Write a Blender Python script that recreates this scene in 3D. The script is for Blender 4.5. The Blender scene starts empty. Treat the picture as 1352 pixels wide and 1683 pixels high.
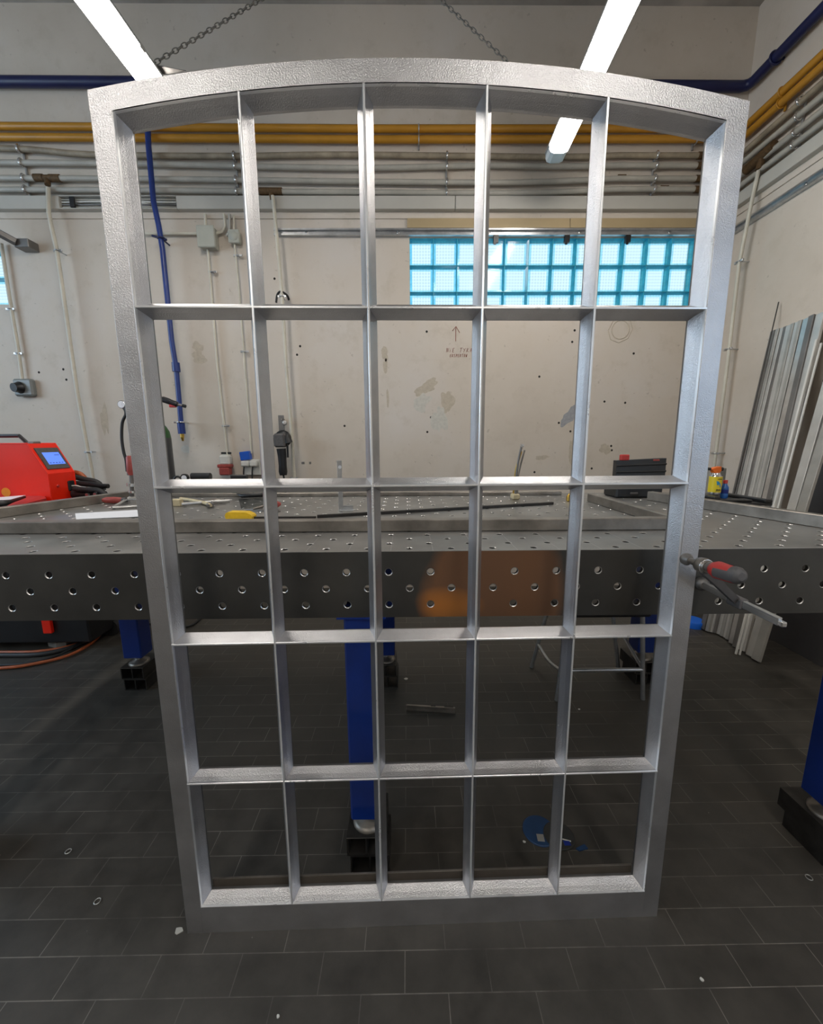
import bpy, math, random
from mathutils import Vector, Matrix
random.seed(7)
SC = bpy.context.scene
COL = SC.collection
PI = math.pi

# ------------------------------------------------------------------ camera
TH, YW, RO = math.radians(10.077), math.radians(0.570), math.radians(0.325)
FPX, CH = 650.0, 1.37
fw = Vector((math.sin(YW)*math.cos(TH), math.cos(YW)*math.cos(TH), -math.sin(TH)))
rt = Vector((math.cos(YW), -math.sin(YW), 0))
dn = fw.cross(rt)
r0 = rt*math.cos(RO) + dn*math.sin(RO)
d0 = -rt*math.sin(RO) + dn*math.cos(RO)
cam = bpy.data.objects.new('camera', bpy.data.cameras.new('camera'))
COL.objects.link(cam)
cam.matrix_world = Matrix(((r0.x, -d0.x, -fw.x, 0), (r0.y, -d0.y, -fw.y, 0), (r0.z, -d0.z, -fw.z, CH), (0, 0, 0, 1)))
cam.data.sensor_width = 36
cam.data.sensor_fit = 'AUTO'
cam.data.lens = FPX/1683*36
cam.data.clip_start = 0.02
SC.camera = cam


def at(x, y, ax, val):
    """world point seen at photo position (x, y) on the plane axis ax = val"""
    d = r0*((x-676)/FPX) + d0*((y-841.5)/FPX) + fw
    k = (val - (0, 0, CH)[ax]) / d[ax]
    return Vector((0, 0, CH)) + d*k


# ------------------------------------------------------------------ render look
SC.view_settings.view_transform = 'Standard'
SC.view_settings.look = 'None'
SC.view_settings.gamma = 1
SC.view_settings.use_curve_mapping = False
SC.view_settings.exposure = 0.22
SC.cycles.use_denoising = True
SC.cycles.max_bounces = 8
SC.cycles.transparent_max_bounces = 12
SC.cycles.sample_clamp_indirect = 4

LAMP = 29.0          # strength of the fluorescent diffusers
SKY = 1.2           # daylight outside
w = bpy.data.worlds.new('world'); SC.world = w; w.use_nodes = True
w.node_tree.nodes['Background'].inputs[0].default_value = (0.60, 0.84, 1.0, 1)
w.node_tree.nodes['Background'].inputs[1].default_value = SKY


def area(name, loc, rot, sx, sy, power, col):
    l = bpy.data.lights.new(name, 'AREA'); l.shape = 'RECTANGLE'; l.size = sx; l.size_y = sy
    l.energy = power; l.color = col
    o = bpy.data.objects.new(name, l); COL.objects.link(o); o.location = loc; o.rotation_euler = rot
    return o


# daylight entering through the windows of the shop (behind the photographer on both sides)
area('daylight_side_window', (2.95, -1.6, 2.1), (0, math.radians(90), 0), 1.8, 2.2, 13, (0.42, 0.60, 1.0))
area('daylight_far_window', (-5.75, 0.6, 2.6), (0, math.radians(-90), 0), 1.6, 3.6, 105, (0.60, 0.79, 1.0))

# ------------------------------------------------------------------ materials


def nd(nt, t, **k):
    n = nt.nodes.new(t)
    for a, v in k.items():
        setattr(n, a, v)
    return n


def ramp(nt, fac, stops):
    r = nd(nt, 'ShaderNodeValToRGB')
    el = r.color_ramp.elements
    el[0].position, el[0].color = stops[0][0], (*stops[0][1], 1)
    el[1].position, el[1].color = stops[-1][0], (*stops[-1][1], 1)
    for p, c in stops[1:-1]:
        e = el.new(p); e.color = (*c, 1)
    nt.links.new(fac, r.inputs[0])
    return r.outputs[0]


def mat(name, c, metal=0.0, rough=0.5, var=0.12, vs=6.0, bump=0.0, bs=120.0, rvar=0.1, emit=None, es=0, coat=0):
    m = bpy.data.materials.new(name); m.use_nodes = True
    nt = m.node_tree; b = nt.nodes['Principled BSDF']; L = nt.links.new
    tc = nd(nt, 'ShaderNodeNewGeometry')
    n = nd(nt, 'ShaderNodeTexNoise'); n.inputs['Scale'].default_value = vs; n.inputs['Detail'].default_value = 6
    n.inputs['Roughness'].default_value = 0.6
    L(tc.outputs['Position'], n.inputs['Vector'])
    a = tuple(max(0, x*(1-var)) for x in c); d = tuple(min(1, x*(1+var)) for x in c)
    L(ramp(nt, n.outputs['Fac'], [(0.3, a), (0.7, d)]), b.inputs['Base Color'])
    mr = nd(nt, 'ShaderNodeMapRange'); mr.inputs[3].default_value = max(0.02, rough-rvar); mr.inputs[4].default_value = min(1, rough+rvar)
    L(n.outputs['Fac'], mr.inputs[0]); L(mr.outputs[0], b.inputs['Roughness'])
    b.inputs['Metallic'].default_value = metal
    if coat:
        b.inputs['Coat Weight'].default_value = coat; b.inputs['Coat Roughness'].default_value = 0.15
    if bump:
        n2 = nd(nt, 'ShaderNodeTexNoise'); n2.inputs['Scale'].default_value = bs; n2.inputs['Detail'].default_value = 3
        L(tc.outputs['Position'], n2.inputs['Vector'])
        bp = nd(nt, 'ShaderNodeBump'); bp.inputs['Strength'].default_value = bump; bp.inputs['Distance'].default_value = 0.002
        L(n2.outputs['Fac'], bp.inputs['Height']); L(bp.outputs[0], b.inputs['Normal'])
    if emit:
        b.inputs['Emission Color'].default_value = (*emit, 1); b.inputs['Emission Strength'].default_value = es
    return m


M = {}
M['zinc'] = mat('sprayed_zinc', (0.56, 0.555, 0.565), 0.93, 0.33, 0.12, 9, 0.45, 420, 0.07)
M['zinc_edge'] = mat('painted_edge_highlight', (0.88, 0.88, 0.88), 0.7, 0.30, 0.05, 9)  # highlight along the frame's ridges, put into the colour as brighter metal
M['zinc_raw'] = mat('raw_flange', (0.20, 0.195, 0.19), 0.7, 0.5, 0.2, 12)
M['rear_strip'] = mat('brown_steel_strip', (0.085, 0.07, 0.055), 0.4, 0.5, 0.2, 12)
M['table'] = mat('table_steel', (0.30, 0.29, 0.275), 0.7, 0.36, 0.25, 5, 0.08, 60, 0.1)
M['chamfer'] = mat('hole_chamfer', (0.50, 0.49, 0.47), 0.9, 0.35, 0.1, 20)
M['blue_leg'] = mat('blue_paint', (0.003, 0.026, 0.19), 0, 0.35, 0.15, 6, coat=0.3)
M['block'] = mat('black_steel', (0.05, 0.046, 0.042), 0.6, 0.45, 0.3, 20)
M['bar'] = mat('mill_steel', (0.27, 0.245, 0.215), 0.75, 0.42, 0.35, 9, 0.1, 80)
M['bar_bright'] = mat('bright_steel', (0.60, 0.59, 0.57), 0.85, 0.33, 0.18, 7)
M['alu'] = mat('aluminium_profile', (0.58, 0.57, 0.54), 0.55, 0.42, 0.14, 5)
M['alu2'] = mat('dull_aluminium_profile', (0.42, 0.41, 0.38), 0.55, 0.5, 0.2, 5)
M['alu_dark'] = mat('dark_steel_tube', (0.20, 0.19, 0.18), 0.6, 0.45, 0.2, 5)
M['sheet'] = mat('dark_steel_sheet', (0.095, 0.092, 0.095), 0.4, 0.5, 0.15, 3)
M['galv'] = mat('galvanised', (0.52, 0.53, 0.54), 0.85, 0.33, 0.2, 15)
M['yellow_pipe'] = mat('yellow_paint', (0.46, 0.215, 0.018), 0, 0.4, 0.12, 4)
M['blue_pipe'] = mat('blue_pipe_paint', (0.012, 0.035, 0.19), 0, 0.35, 0.15, 6)
M['navy_pipe'] = mat('navy_pipe_paint', (0.008, 0.012, 0.065), 0, 0.4, 0.15, 6)
M['conduit'] = mat('painted_conduit', (0.42, 0.40, 0.35), 0, 0.5, 0.14, 7)
M['conduit_rust'] = mat('dirty_conduit', (0.30, 0.25, 0.18), 0, 0.6, 0.35, 9)
M['conduit_cream'] = mat('cream_conduit', (0.60, 0.565, 0.47), 0, 0.5, 0.12, 7)
M['rust'] = mat('rusty_fitting', (0.12, 0.07, 0.03), 0.3, 0.7, 0.4, 60)
M['trunk'] = mat('grey_trunking', (0.50, 0.48, 0.43), 0, 0.5, 0.06, 3)
M['tan'] = mat('tan_board', (0.42, 0.32, 0.18), 0, 0.6, 0.06, 3)
M['box_grey'] = mat('box_plastic', (0.42, 0.42, 0.36), 0, 0.45, 0.08, 8)
M['socket_grey'] = mat('socket_plastic', (0.20, 0.21, 0.20), 0, 0.4, 0.1, 8)
M['black'] = mat('black_plastic', (0.012, 0.012, 0.013), 0, 0.4, 0.2, 20)
M['rubber'] = mat('black_rubber', (0.02, 0.02, 0.021), 0, 0.55, 0.2, 20)
M['red'] = mat('red_powder_coat', (0.90, 0.020, 0.003), 0, 0.35, 0.05, 4)
M['red_dark'] = mat('red_plastic', (0.50, 0.035, 0.03), 0, 0.45, 0.1, 30)
M['red_dull'] = mat('faded_red_plastic', (0.34, 0.06, 0.05), 0, 0.5, 0.2, 30)
M['grey_grip'] = mat('grey_grip', (0.09, 0.085, 0.085), 0, 0.55, 0.2, 60)
M['screen'] = mat('screen_lit', (0.05, 0.12, 0.5), 0, 0.2, 0.05, 3, emit=(0.13, 0.27, 0.95), es=0.75)
M['screen_mark'] = mat('screen_mark', (0.03, 0.05, 0.2), 0, 0.2, 0.05, 3, emit=(0.08, 0.16, 0.55), es=0.5)
M['orange'] = mat('orange_plastic', (0.85, 0.16, 0.012), 0, 0.4, 0.08, 20)
M['orange_hose'] = mat('orange_rubber', (0.42, 0.10, 0.03), 0, 0.45, 0.15, 30)
M['amber'] = mat('amber_sticker', (0.95, 0.30, 0.01), 0, 0.4, 0.05, 20)
M['yellow'] = mat('yellow_plastic', (0.80, 0.50, 0.015), 0, 0.45, 0.1, 40)
M['can_yellow'] = mat('can_label', (0.80, 0.62, 0.03), 0, 0.35, 0.04, 20)
M['sky_blue'] = mat('leaf_blue', (0.02, 0.27, 0.55), 0, 0.4, 0.05, 20)
M['water_blue'] = mat('blue_bottle_plastic', (0.03, 0.13, 0.42), 0, 0.15, 0.3, 25)
M['label_blue'] = mat('bottle_label', (0.01, 0.03, 0.25), 0, 0.4, 0.1, 20)
M['blue_sock'] = mat('blue_socket_plastic', (0.01, 0.10, 0.55), 0, 0.4, 0.05, 20)
M['blue_bright'] = mat('bright_blue_plastic', (0.01, 0.15, 0.75), 0, 0.4, 0.05, 20)
M['white'] = mat('white_plastic', (0.68, 0.67, 0.62), 0, 0.45, 0.05, 8)
M['paper'] = mat('paper', (0.78, 0.79, 0.82), 0, 0.7, 0.03, 5)
M['brass'] = mat('brass', (0.60, 0.38, 0.08), 0.9, 0.3, 0.15, 40)
M['chrome'] = mat('chrome', (0.72, 0.72, 0.72), 0.95, 0.22, 0.08, 40)
M['green_cyl'] = mat('green_enamel', (0.012, 0.09, 0.015), 0, 0.35, 0.1, 9)
M['cyl_grey'] = mat('cylinder_grey', (0.045, 0.047, 0.052), 0, 0.4, 0.1, 9)
M['marker'] = mat('marker_ink', (0.26, 0.07, 0.045), 0, 0.8, 0.25, 60)
M['hole'] = mat('screw_hole', (0.015, 0.012, 0.01), 0, 0.9, 0.2, 30)
M['plaster'] = mat('bare_plaster', (0.50, 0.435, 0.345), 0, 0.9, 0.12, 30)
M['plaster_grey'] = mat('grey_filler', (0.33, 0.335, 0.35), 0, 0.9, 0.15, 40)
M['plaster_pale'] = mat('pale_filler', (0.57, 0.545, 0.485), 0, 0.9, 0.10, 40)
M['disc_blue'] = mat('blue_disc_paper', (0.012, 0.045, 0.12), 0, 0.5, 0.2, 20)
M['disc_dark'] = mat('dark_disc', (0.03, 0.03, 0.028), 0, 0.6, 0.2, 30)
M['lamp_body'] = mat('lamp_housing', (0.33, 0.33, 0.32), 0, 0.5, 0.05, 8)
M['lamp_diffuser'] = mat('lamp_diffuser_lit', (0.9, 0.9, 0.9), 0, 0.4, 0.02, 8, emit=(1.0, 0.945, 0.875), es=LAMP)
M['lamp_clear'] = mat('lamp_end_cap_plastic', (0.72, 0.76, 0.78), 0, 0.25, 0.05, 8)
M['chain'] = mat('chain_steel', (0.24, 0.23, 0.21), 0.7, 0.45, 0.2, 60)
M['beige_block'] = mat('beige_wood', (0.55, 0.46, 0.28), 0, 0.6, 0.12, 30)
M['ceiling'] = mat('ceiling_concrete', (0.36, 0.33, 0.30), 0, 0.9, 0.25, 3, 0.3, 20)


def wall_mat():
    m = bpy.data.materials.new('old_painted_plaster'); m.use_nodes = True
    nt = m.node_tree; L = nt.links.new; b = nt.nodes['Principled BSDF']
    g = nd(nt, 'ShaderNodeNewGeometry')
    n1 = nd(nt, 'ShaderNodeTexNoise'); n1.inputs['Scale'].default_value = 0.9; n1.inputs['Detail'].default_value = 7; n1.inputs['Roughness'].default_value = 0.62
    L(g.outputs['Position'], n1.inputs['Vector'])
    base = ramp(nt, n1.outputs['Fac'], [(0.28, (0.545, 0.475, 0.395)), (0.5, (0.61, 0.54, 0.46)), (0.72, (0.63, 0.575, 0.52))])
    n2 = nd(nt, 'ShaderNodeTexNoise'); n2.inputs['Scale'].default_value = 5.5; n2.inputs['Detail'].default_value = 9; n2.inputs['Roughness'].default_value = 0.7
    L(g.outputs['Position'], n2.inputs['Vector'])
    st = ramp(nt, n2.outputs['Fac'], [(0.54, (0, 0, 0)), (0.70, (1, 1, 1))])
    mx = nd(nt, 'ShaderNodeMixRGB'); mx.inputs[2].default_value = (0.50, 0.435, 0.35, 1)
    ml = nd(nt, 'ShaderNodeMath', operation='MULTIPLY'); ml.inputs[1].default_value = 0.5
    L(st, ml.inputs[0]); L(ml.outputs[0], mx.inputs[0]); L(base, mx.inputs[1])
    n3 = nd(nt, 'ShaderNodeTexNoise'); n3.inputs['Scale'].default_value = 24; n3.inputs['Detail'].default_value = 4
    L(g.outputs['Position'], n3.inputs['Vector'])
    sp = ramp(nt, n3.outputs['Fac'], [(0.70, (0, 0, 0)), (0.74, (1, 1, 1))])
    ml2 = nd(nt, 'ShaderNodeMath', operation='MULTIPLY'); ml2.inputs[1].default_value = 0.35
    L(sp, ml2.inputs[0])
    mx2 = nd(nt, 'ShaderNodeMixRGB'); mx2.inputs[2].default_value = (0.25, 0.20, 0.15, 1)
    L(ml2.outputs[0], mx2.inputs[0]); L(mx.outputs[0], mx2.inputs[1]); L(mx2.outputs[0], b.inputs['Base Color'])
    b.inputs['Roughness'].default_value = 0.75
    bp = nd(nt, 'ShaderNodeBump'); bp.inputs['Strength'].default_value = 0.25; bp.inputs['Distance'].default_value = 0.006
    L(n2.outputs['Fac'], bp.inputs['Height']); L(bp.outputs[0], b.inputs['Normal'])
    return m


def floor_mat():
    m = bpy.data.materials.new('dark_clinker_tiles'); m.use_nodes = True
    nt = m.node_tree; L = nt.links.new; b = nt.nodes['Principled BSDF']
    g = nd(nt, 'ShaderNodeNewGeometry')
    mp = nd(nt, 'ShaderNodeVectorMath', operation='ADD')
    mp.inputs[1].default_value = (-0.425-0.11025+0.2205*40, -0.769+0.0866*100, 0)
    L(g.outputs['Position'], mp.inputs[0])
    br = nd(nt, 'ShaderNodeTexBrick'); br.offset = 0.5; br.offset_frequency = 2; br.squash = 1
    br.inputs['Scale'].default_value = 1; br.inputs['Mortar Size'].default_value = 0.0013; br.inputs['Mortar Smooth'].default_value = 0.3
    br.inputs['Brick Width'].default_value = 0.2205; br.inputs['Row Height'].default_value = 0.0866
    br.inputs['Color1'].default_value = (0.047, 0.042, 0.0355, 1); br.inputs['Color2'].default_value = (0.063, 0.057, 0.049, 1)
    br.inputs['Mortar'].default_value = (0.19, 0.175, 0.155, 1)
    L(mp.outputs[0], br.inputs['Vector'])
    n = nd(nt, 'ShaderNodeTexNoise'); n.inputs['Scale'].default_value = 2.2; n.inputs['Detail'].default_value = 8; n.inputs['Roughness'].default_value = 0.65
    L(g.outputs['Position'], n.inputs['Vector'])
    # dirt fills some of the joints
    tile = nd(nt, 'ShaderNodeMixRGB'); tile.inputs[1].default_value = (0.054, 0.049, 0.042, 1)
    L(ramp(nt, n.outputs['Fac'], [(0.40, (0.10, 0.10, 0.10)), (0.60, (1, 1, 1))]), tile.inputs[0])
    L(br.outputs['Color'], tile.inputs[2])
    n2 = nd(nt, 'ShaderNodeTexNoise'); n2.inputs['Scale'].default_value = 9; n2.inputs['Detail'].default_value = 8; n2.inputs['Roughness'].default_value = 0.7
    L(g.outputs['Position'], n2.inputs['Vector'])
    mx = nd(nt, 'ShaderNodeMixRGB', blend_type='MULTIPLY'); mx.inputs[0].default_value = 1
    L(tile.outputs[0], mx.inputs[1]); L(ramp(nt, n2.outputs['Fac'], [(0.3, (0.72, 0.72, 0.72)), (0.7, (1.28, 1.26, 1.22))]), mx.inputs[2])
    # dust specks
    n3 = nd(nt, 'ShaderNodeTexVoronoi'); n3.inputs['Scale'].default_value = 16
    L(g.outputs['Position'], n3.inputs['Vector'])
    sp = ramp(nt, n3.outputs['Distance'], [(0.018, (1, 1, 1)), (0.034, (0, 0, 0))])
    n4 = nd(nt, 'ShaderNodeTexNoise'); n4.inputs['Scale'].default_value = 3.1
    L(g.outputs['Position'], n4.inputs['Vector'])
    ml = nd(nt, 'ShaderNodeMath', operation='MULTIPLY'); L(sp, ml.inputs[0])
    L(ramp(nt, n4.outputs['Fac'], [(0.5, (0, 0, 0)), (0.62, (0.8, 0.8, 0.8))]), ml.inputs[1])
    mx2 = nd(nt, 'ShaderNodeMixRGB'); mx2.inputs[2].default_value = (0.30, 0.28, 0.25, 1)
    L(ml.outputs[0], mx2.inputs[0]); L(mx.outputs[0], mx2.inputs[1])
    L(mx2.outputs[0], b.inputs['Base Color'])
    L(ramp(nt, n2.outputs['Fac'], [(0.3, (0.42, 0.42, 0.42)), (0.7, (0.66, 0.66, 0.66))]), b.inputs['Roughness'])
    bp = nd(nt, 'ShaderNodeBump'); bp.inputs['Strength'].default_value = 0.35; bp.inputs['Distance'].default_value = 0.002
    L(n2.outputs['Fac'], bp.inputs['Height']); L(bp.outputs[0], b.inputs['Normal'])
    return m


def apron_mat():
    """dark oiled steel with one copper-coloured patch"""
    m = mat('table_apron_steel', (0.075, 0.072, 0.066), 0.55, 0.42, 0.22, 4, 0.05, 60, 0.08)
    nt = m.node_tree; L = nt.links.new; b = nt.nodes['Principled BSDF']
    src = b.inputs['Base Color'].links[0].from_socket
    g = nd(nt, 'ShaderNodeNewGeometry'); sx = nd(nt, 'ShaderNodeSeparateXYZ'); L(g.outputs['Position'], sx.inputs[0])

    def hump(out, c, r):
        a = nd(nt, 'ShaderNodeMath', operation='SUBTRACT'); a.inputs[1].default_value = c; L(out, a.inputs[0])
        d = nd(nt, 'ShaderNodeMath', operation='DIVIDE'); d.inputs[1].default_value = r; L(a.outputs[0], d.inputs[0])
        p = nd(nt, 'ShaderNodeMath', operation='POWER'); p.inputs[1].default_value = 2; ab = nd(nt, 'ShaderNodeMath', operation='ABSOLUTE')
        L(d.outputs[0], ab.inputs[0]); L(ab.outputs[0], p.inputs[0]); return p.outputs[0]
    s = nd(nt, 'ShaderNodeMath', operation='ADD'); L(hump(sx.outputs[0], 0.24, 0.24), s.inputs[0]); L(hump(sx.outputs[2], 0.93, 0.30), s.inputs[1])
    n = nd(nt, 'ShaderNodeTexNoise'); n.inputs['Scale'].default_value = 7; L(g.outputs['Position'], n.inputs['Vector'])
    s2 = nd(nt, 'ShaderNodeMath', operation='MULTIPLY_ADD'); s2.inputs[1].default_value = 0.5; L(n.outputs['Fac'], s2.inputs[0]); L(s.outputs[0], s2.inputs[2])
    f = ramp(nt, s2.outputs[0], [(0.75, (1, 1, 1)), (1.0, (0, 0, 0))])
    s3 = nd(nt, 'ShaderNodeMath', operation='ADD'); L(hump(sx.outputs[0], 0.10, 0.12), s3.inputs[0]); L(hump(sx.outputs[2], 0.91, 0.06), s3.inputs[1])
    f2 = ramp(nt, s3.outputs[0], [(0.0, (1, 1, 1)), (1.0, (0, 0, 0))])
    patch_mix = nd(nt, 'ShaderNodeMixRGB'); patch_mix.inputs[1].default_value = (0.24, 0.125, 0.07, 1); patch_mix.inputs[2].default_value = (0.62, 0.24, 0.06, 1)
    L(f2, patch_mix.inputs[0])
    mx = nd(nt, 'ShaderNodeMixRGB'); L(f, mx.inputs[0]); L(src, mx.inputs[1]); L(patch_mix.outputs[0], mx.inputs[2])
    L(mx.outputs[0], b.inputs['Base Color'])
    return m


def block_glass(name, col, ribs):
    m = bpy.data.materials.new(name); m.use_nodes = True
    nt = m.node_tree; L = nt.links.new
    for n in list(nt.nodes):
        nt.nodes.remove(n)
    out = nd(nt, 'ShaderNodeOutputMaterial'); t = nd(nt, 'ShaderNodeBsdfTransparent'); gl = nd(nt, 'ShaderNodeBsdfGlossy')
    gl.inputs['Roughness'].default_value = 0.12
    g = nd(nt, 'ShaderNodeNewGeometry')
    if ribs:
        wv = nd(nt, 'ShaderNodeTexWave'); wv.bands_direction = 'X'; wv.inputs['Scale'].default_value = 13; wv.inputs['Distortion'].default_value = 0.4
        wz = nd(nt, 'ShaderNodeTexWave'); wz.bands_direction = 'Z'; wz.inputs['Scale'].default_value = 13; wz.inputs['Distortion'].default_value = 0.4
        L(g.outputs['Position'], wv.inputs['Vector']); L(g.outputs['Position'], wz.inputs['Vector'])
        ad = nd(nt, 'ShaderNodeMath', operation='ADD'); L(wv.outputs['Fac'], ad.inputs[0]); L(wz.outputs['Fac'], ad.inputs[1])
        hv = nd(nt, 'ShaderNodeMath', operation='MULTIPLY'); hv.inputs[1].default_value = 0.5; L(ad.outputs[0], hv.inputs[0])
        L(ramp(nt, hv.outputs[0], [(0.15, tuple(c*0.87 for c in col)), (0.7, col)]), t.inputs['Color'])
    else:
        n = nd(nt, 'ShaderNodeTexNoise'); n.inputs['Scale'].default_value = 25; L(g.outputs['Position'], n.inputs['Vector'])
        L(ramp(nt, n.outputs['Fac'], [(0.3, tuple(c*0.85 for c in col)), (0.7, col)]), t.inputs['Color'])
    mx = nd(nt, 'ShaderNodeMixShader'); mx.inputs[0].default_value = 0.02
    L(t.outputs[0], mx.inputs[1]); L(gl.outputs[0], mx.inputs[2]); L(mx.outputs[0], out.inputs['Surface'])
    return m


M['wall'] = wall_mat(); M['floor'] = floor_mat(); M['apron'] = apron_mat()
M['glass_face'] = block_glass('ribbed_glass', (0.97, 0.98, 0.97), True)
M['glass_rim'] = block_glass('glass_block_rim', (0.50, 0.82, 0.92), False)
M['clear'] = block_glass('clear_plastic', (0.86, 0.87, 0.87), False)

# ------------------------------------------------------------------ mesh helpers


class MB:
    def __init__(s):
        s.v = []; s.f = []; s.m = []; s.sm = []

    def add(s, vs, fs, mi=0, smooth=False):
        o = len(s.v); s.v += [Vector(p) for p in vs]
        for f in fs:
            s.f.append([i+o for i in f]); s.m.append(mi); s.sm.append(smooth)
        return s

    def box(s, a, b, mi=0, mtx=None):
        x0, y0, z0 = a; x1, y1, z1 = b
        vs = [(x0, y0, z0), (x1, y0, z0), (x1, y1, z0), (x0, y1, z0), (x0, y0, z1), (x1, y0, z1), (x1, y1, z1), (x0, y1, z1)]
        if mtx is not None:
            vs = [mtx @ Vector(p) for p in vs]
        return s.add(vs, [(0, 3, 2, 1), (4, 5, 6, 7), (0, 1, 5, 4), (1, 2, 6, 5), (2, 3, 7, 6), (3, 0, 4, 7)], mi)

    def bbox(s, a, b, c=0.004, mi=0, mtx=None):
        """box with chamfered edges"""
        lo = Vector(a); hi = Vector(b); vs = []; idx = {}
        for sx in (0, 1):
            for sy in (0, 1):
                for sz in (0, 1):
                    for ax in range(3):
                        p = [(lo, hi)[sx][0], (lo, hi)[sy][1], (lo, hi)[sz][2]]
                        sg = [1-2*sx, 1-2*sy, 1-2*sz]
                        for k in range(3):
                            if k != ax:
                                p[k] += sg[k]*c
                        idx[(sx, sy, sz, ax)] = len(vs); vs.append(mtx @ Vector(p) if mtx is not None else Vector(p))
        I = idx; F = []
        for ax in range(3):
            for sd in (0, 1):
                o = [k for k in range(3) if k != ax]
                q = []
                for (i, j) in ((0, 0), (1, 0), (1, 1), (0, 1)):
                    k = [0, 0, 0]; k[ax] = sd; k[o[0]] = i; k[o[1]] = j; q.append(I[(*k, ax)])
                F.append(q)
        for ax in range(3):
            o = [k for k in range(3) if k != ax]
            for i in (0, 1):
                for j in (0, 1):
                    q = []
                    for (t, w_) in ((0, o[0]), (1, o[0]), (1, o[1]), (0, o[1])):
                        k = [0, 0, 0]; k[ax] = t; k[o[0]] = i; k[o[1]] = j; q.append(I[(*k, w_)])
                    F.append(q)
        for sx in (0, 1):
            for sy in (0, 1):
                for sz in (0, 1):
                    F.append([I[(sx, sy, sz, a_)] for a_ in range(3)])
        ce = sum(vs, Vector())/len(vs); G = []
        for q in F:
            n = (vs[q[1]]-vs[q[0]]).cross(vs[q[2]]-vs[q[0]]); m_ = sum((vs[i] for i in q), Vector())/len(q)
            G.append(q if n.dot(m_-ce) > 0 else q[::-1])
        return s.add(vs, G, mi)

    def tube(s, pts, r, n=10, mi=0, cap=True, smooth=True):
        pts = [Vector(p) for p in pts]; rs = r if isinstance(r, (list, tuple)) else [r]*len(pts)
        vs = []; up = None
        for i, p in enumerate(pts):
            a = pts[max(i-1, 0)]; b = pts[min(i+1, len(pts)-1)]; d = (b-a)
            if d.length < 1e-9:
                d = Vector((0, 0, 1))
            d.normalize()
            if up is None:
                up = Vector((0, 0, 1)) if abs(d.z) < 0.9 else Vector((1, 0, 0))
            x = up - d*up.dot(d)
            if x.length < 1e-6:
                x = d.orthogonal()
            x.normalize(); y = d.cross(x); up = x
            for k in range(n):
                t = 2*PI*k/n; vs.append(p + x*math.cos(t)*rs[i] + y*math.sin(t)*rs[i])
        F = []
        for i in range(len(pts)-1):
            for k in range(n):
                F.append((i*n+k, i*n+(k+1) % n, (i+1)*n+(k+1) % n, (i+1)*n+k))
        s.add(vs, F, mi, smooth)
        if cap:
            s.add([vs[k] for k in range(n)], [list(range(n))[::-1]], mi); s.add([vs[-n+k] for k in range(n)], [list(range(n))], mi)
        return s

    def prism(s, poly, fn, a, b, mi=0, smooth=False):
        """poly: 2-D outline, fn(p, q, t) -> point, extruded from t=a to t=b"""
        n = len(poly); vs = [fn(p, q, a) for p, q in poly] + [fn(p, q, b) for p, q in poly]
        s.add(vs, [(i, (i+1) % n, n+(i+1) % n, n+i) for i in range(n)], mi, smooth)
        return s.add(vs, [list(range(n))[::-1], list(range(n, 2*n))], mi)

    def lathe(s, prof, c, axis=(0, 0, 1), n=20, mi=0):
        a = Vector(axis).normalized()
        pts = [Vector(c)+a*h for h, r in prof]; rs = [max(r, 1e-4) for h, r in prof]
        x = a.orthogonal().normalized(); y = a.cross(x); vs = []
        for p, r in zip(pts, rs):
            for k in range(n):
                t = 2*PI*k/n; vs.append(p+x*math.cos(t)*r+y*math.sin(t)*r)
        F = [(i*n+k, i*n+(k+1) % n, (i+1)*n+(k+1) % n, (i+1)*n+k) for i in range(len(pts)-1) for k in range(n)]
        s.add(vs, F, mi, True)
        return s.add(vs, [list(range(n))[::-1], list(range(len(vs)-n, len(vs)))], mi)

    def torus(s, c, R, r, axis=(0, 0, 1), n=24, k=8, mi=0, sq=(1, 1)):
        a = Vector(axis).normalized(); x = a.orthogonal().normalized(); y = a.cross(x); vs = []
        for i in range(n):
            t = 2*PI*i/n; d = x*math.cos(t)+y*math.sin(t); q = x*math.cos(t)*R*sq[0]+y*math.sin(t)*R*sq[1]
            for j in range(k):
                u = 2*PI*j/k; vs.append(Vector(c)+q+d*math.cos(u)*r+a*math.sin(u)*r)
        F = [(i*k+j, ((i+1) % n)*k+j, ((i+1) % n)*k+(j+1) % k, i*k+(j+1) % k) for i in range(n) for j in range(k)]
        return s.add(vs, F, mi, True)

    def build(s, name, mats, parent=None, local=False, loc=None):
        if not isinstance(mats, (list, tuple)):
            mats = [mats]
        if parent is not None:
            root = parent
            while root.parent:
                root = root.parent
            off = Vector((0, 0, 0)) if local else Vector(root.location)
        else:
            xs = [p.x for p in s.v]; ys = [p.y for p in s.v]; zs = [p.z for p in s.v]
            off = Vector(loc) if loc is not None else Vector(((min(xs)+max(xs))/2, (min(ys)+max(ys))/2, min(zs)))
            if local:
                off = Vector((0, 0, 0))
        me = bpy.data.meshes.new(name)
        me.from_pydata([tuple(p-off) for p in s.v], [], s.f)
        for q in mats:
            me.materials.append(M[q])
        for p, mi, sm in zip(me.polygons, s.m, s.sm):
            p.material_index = mi; p.use_smooth = sm
        me.update()
        o = bpy.data.objects.new(name, me); COL.objects.link(o)
        if parent is not None:
            o.parent = parent
        else:
            o.location = off
        return o


def tag(o, label=None, cat=None, group=None, kind=None):
    if label: o['label'] = label
    if cat: o['category'] = cat
    if group: o['group'] = group
    if kind: o['kind'] = kind
    return o


def thing(name, loc, label, cat, group=None):
    o = bpy.data.objects.new(name, None); o.empty_display_size = 0.05
    COL.objects.link(o); o.location = loc
    return tag(o, label, cat, group)


def struct(o):
    o['kind'] = 'structure'; return o


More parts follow.
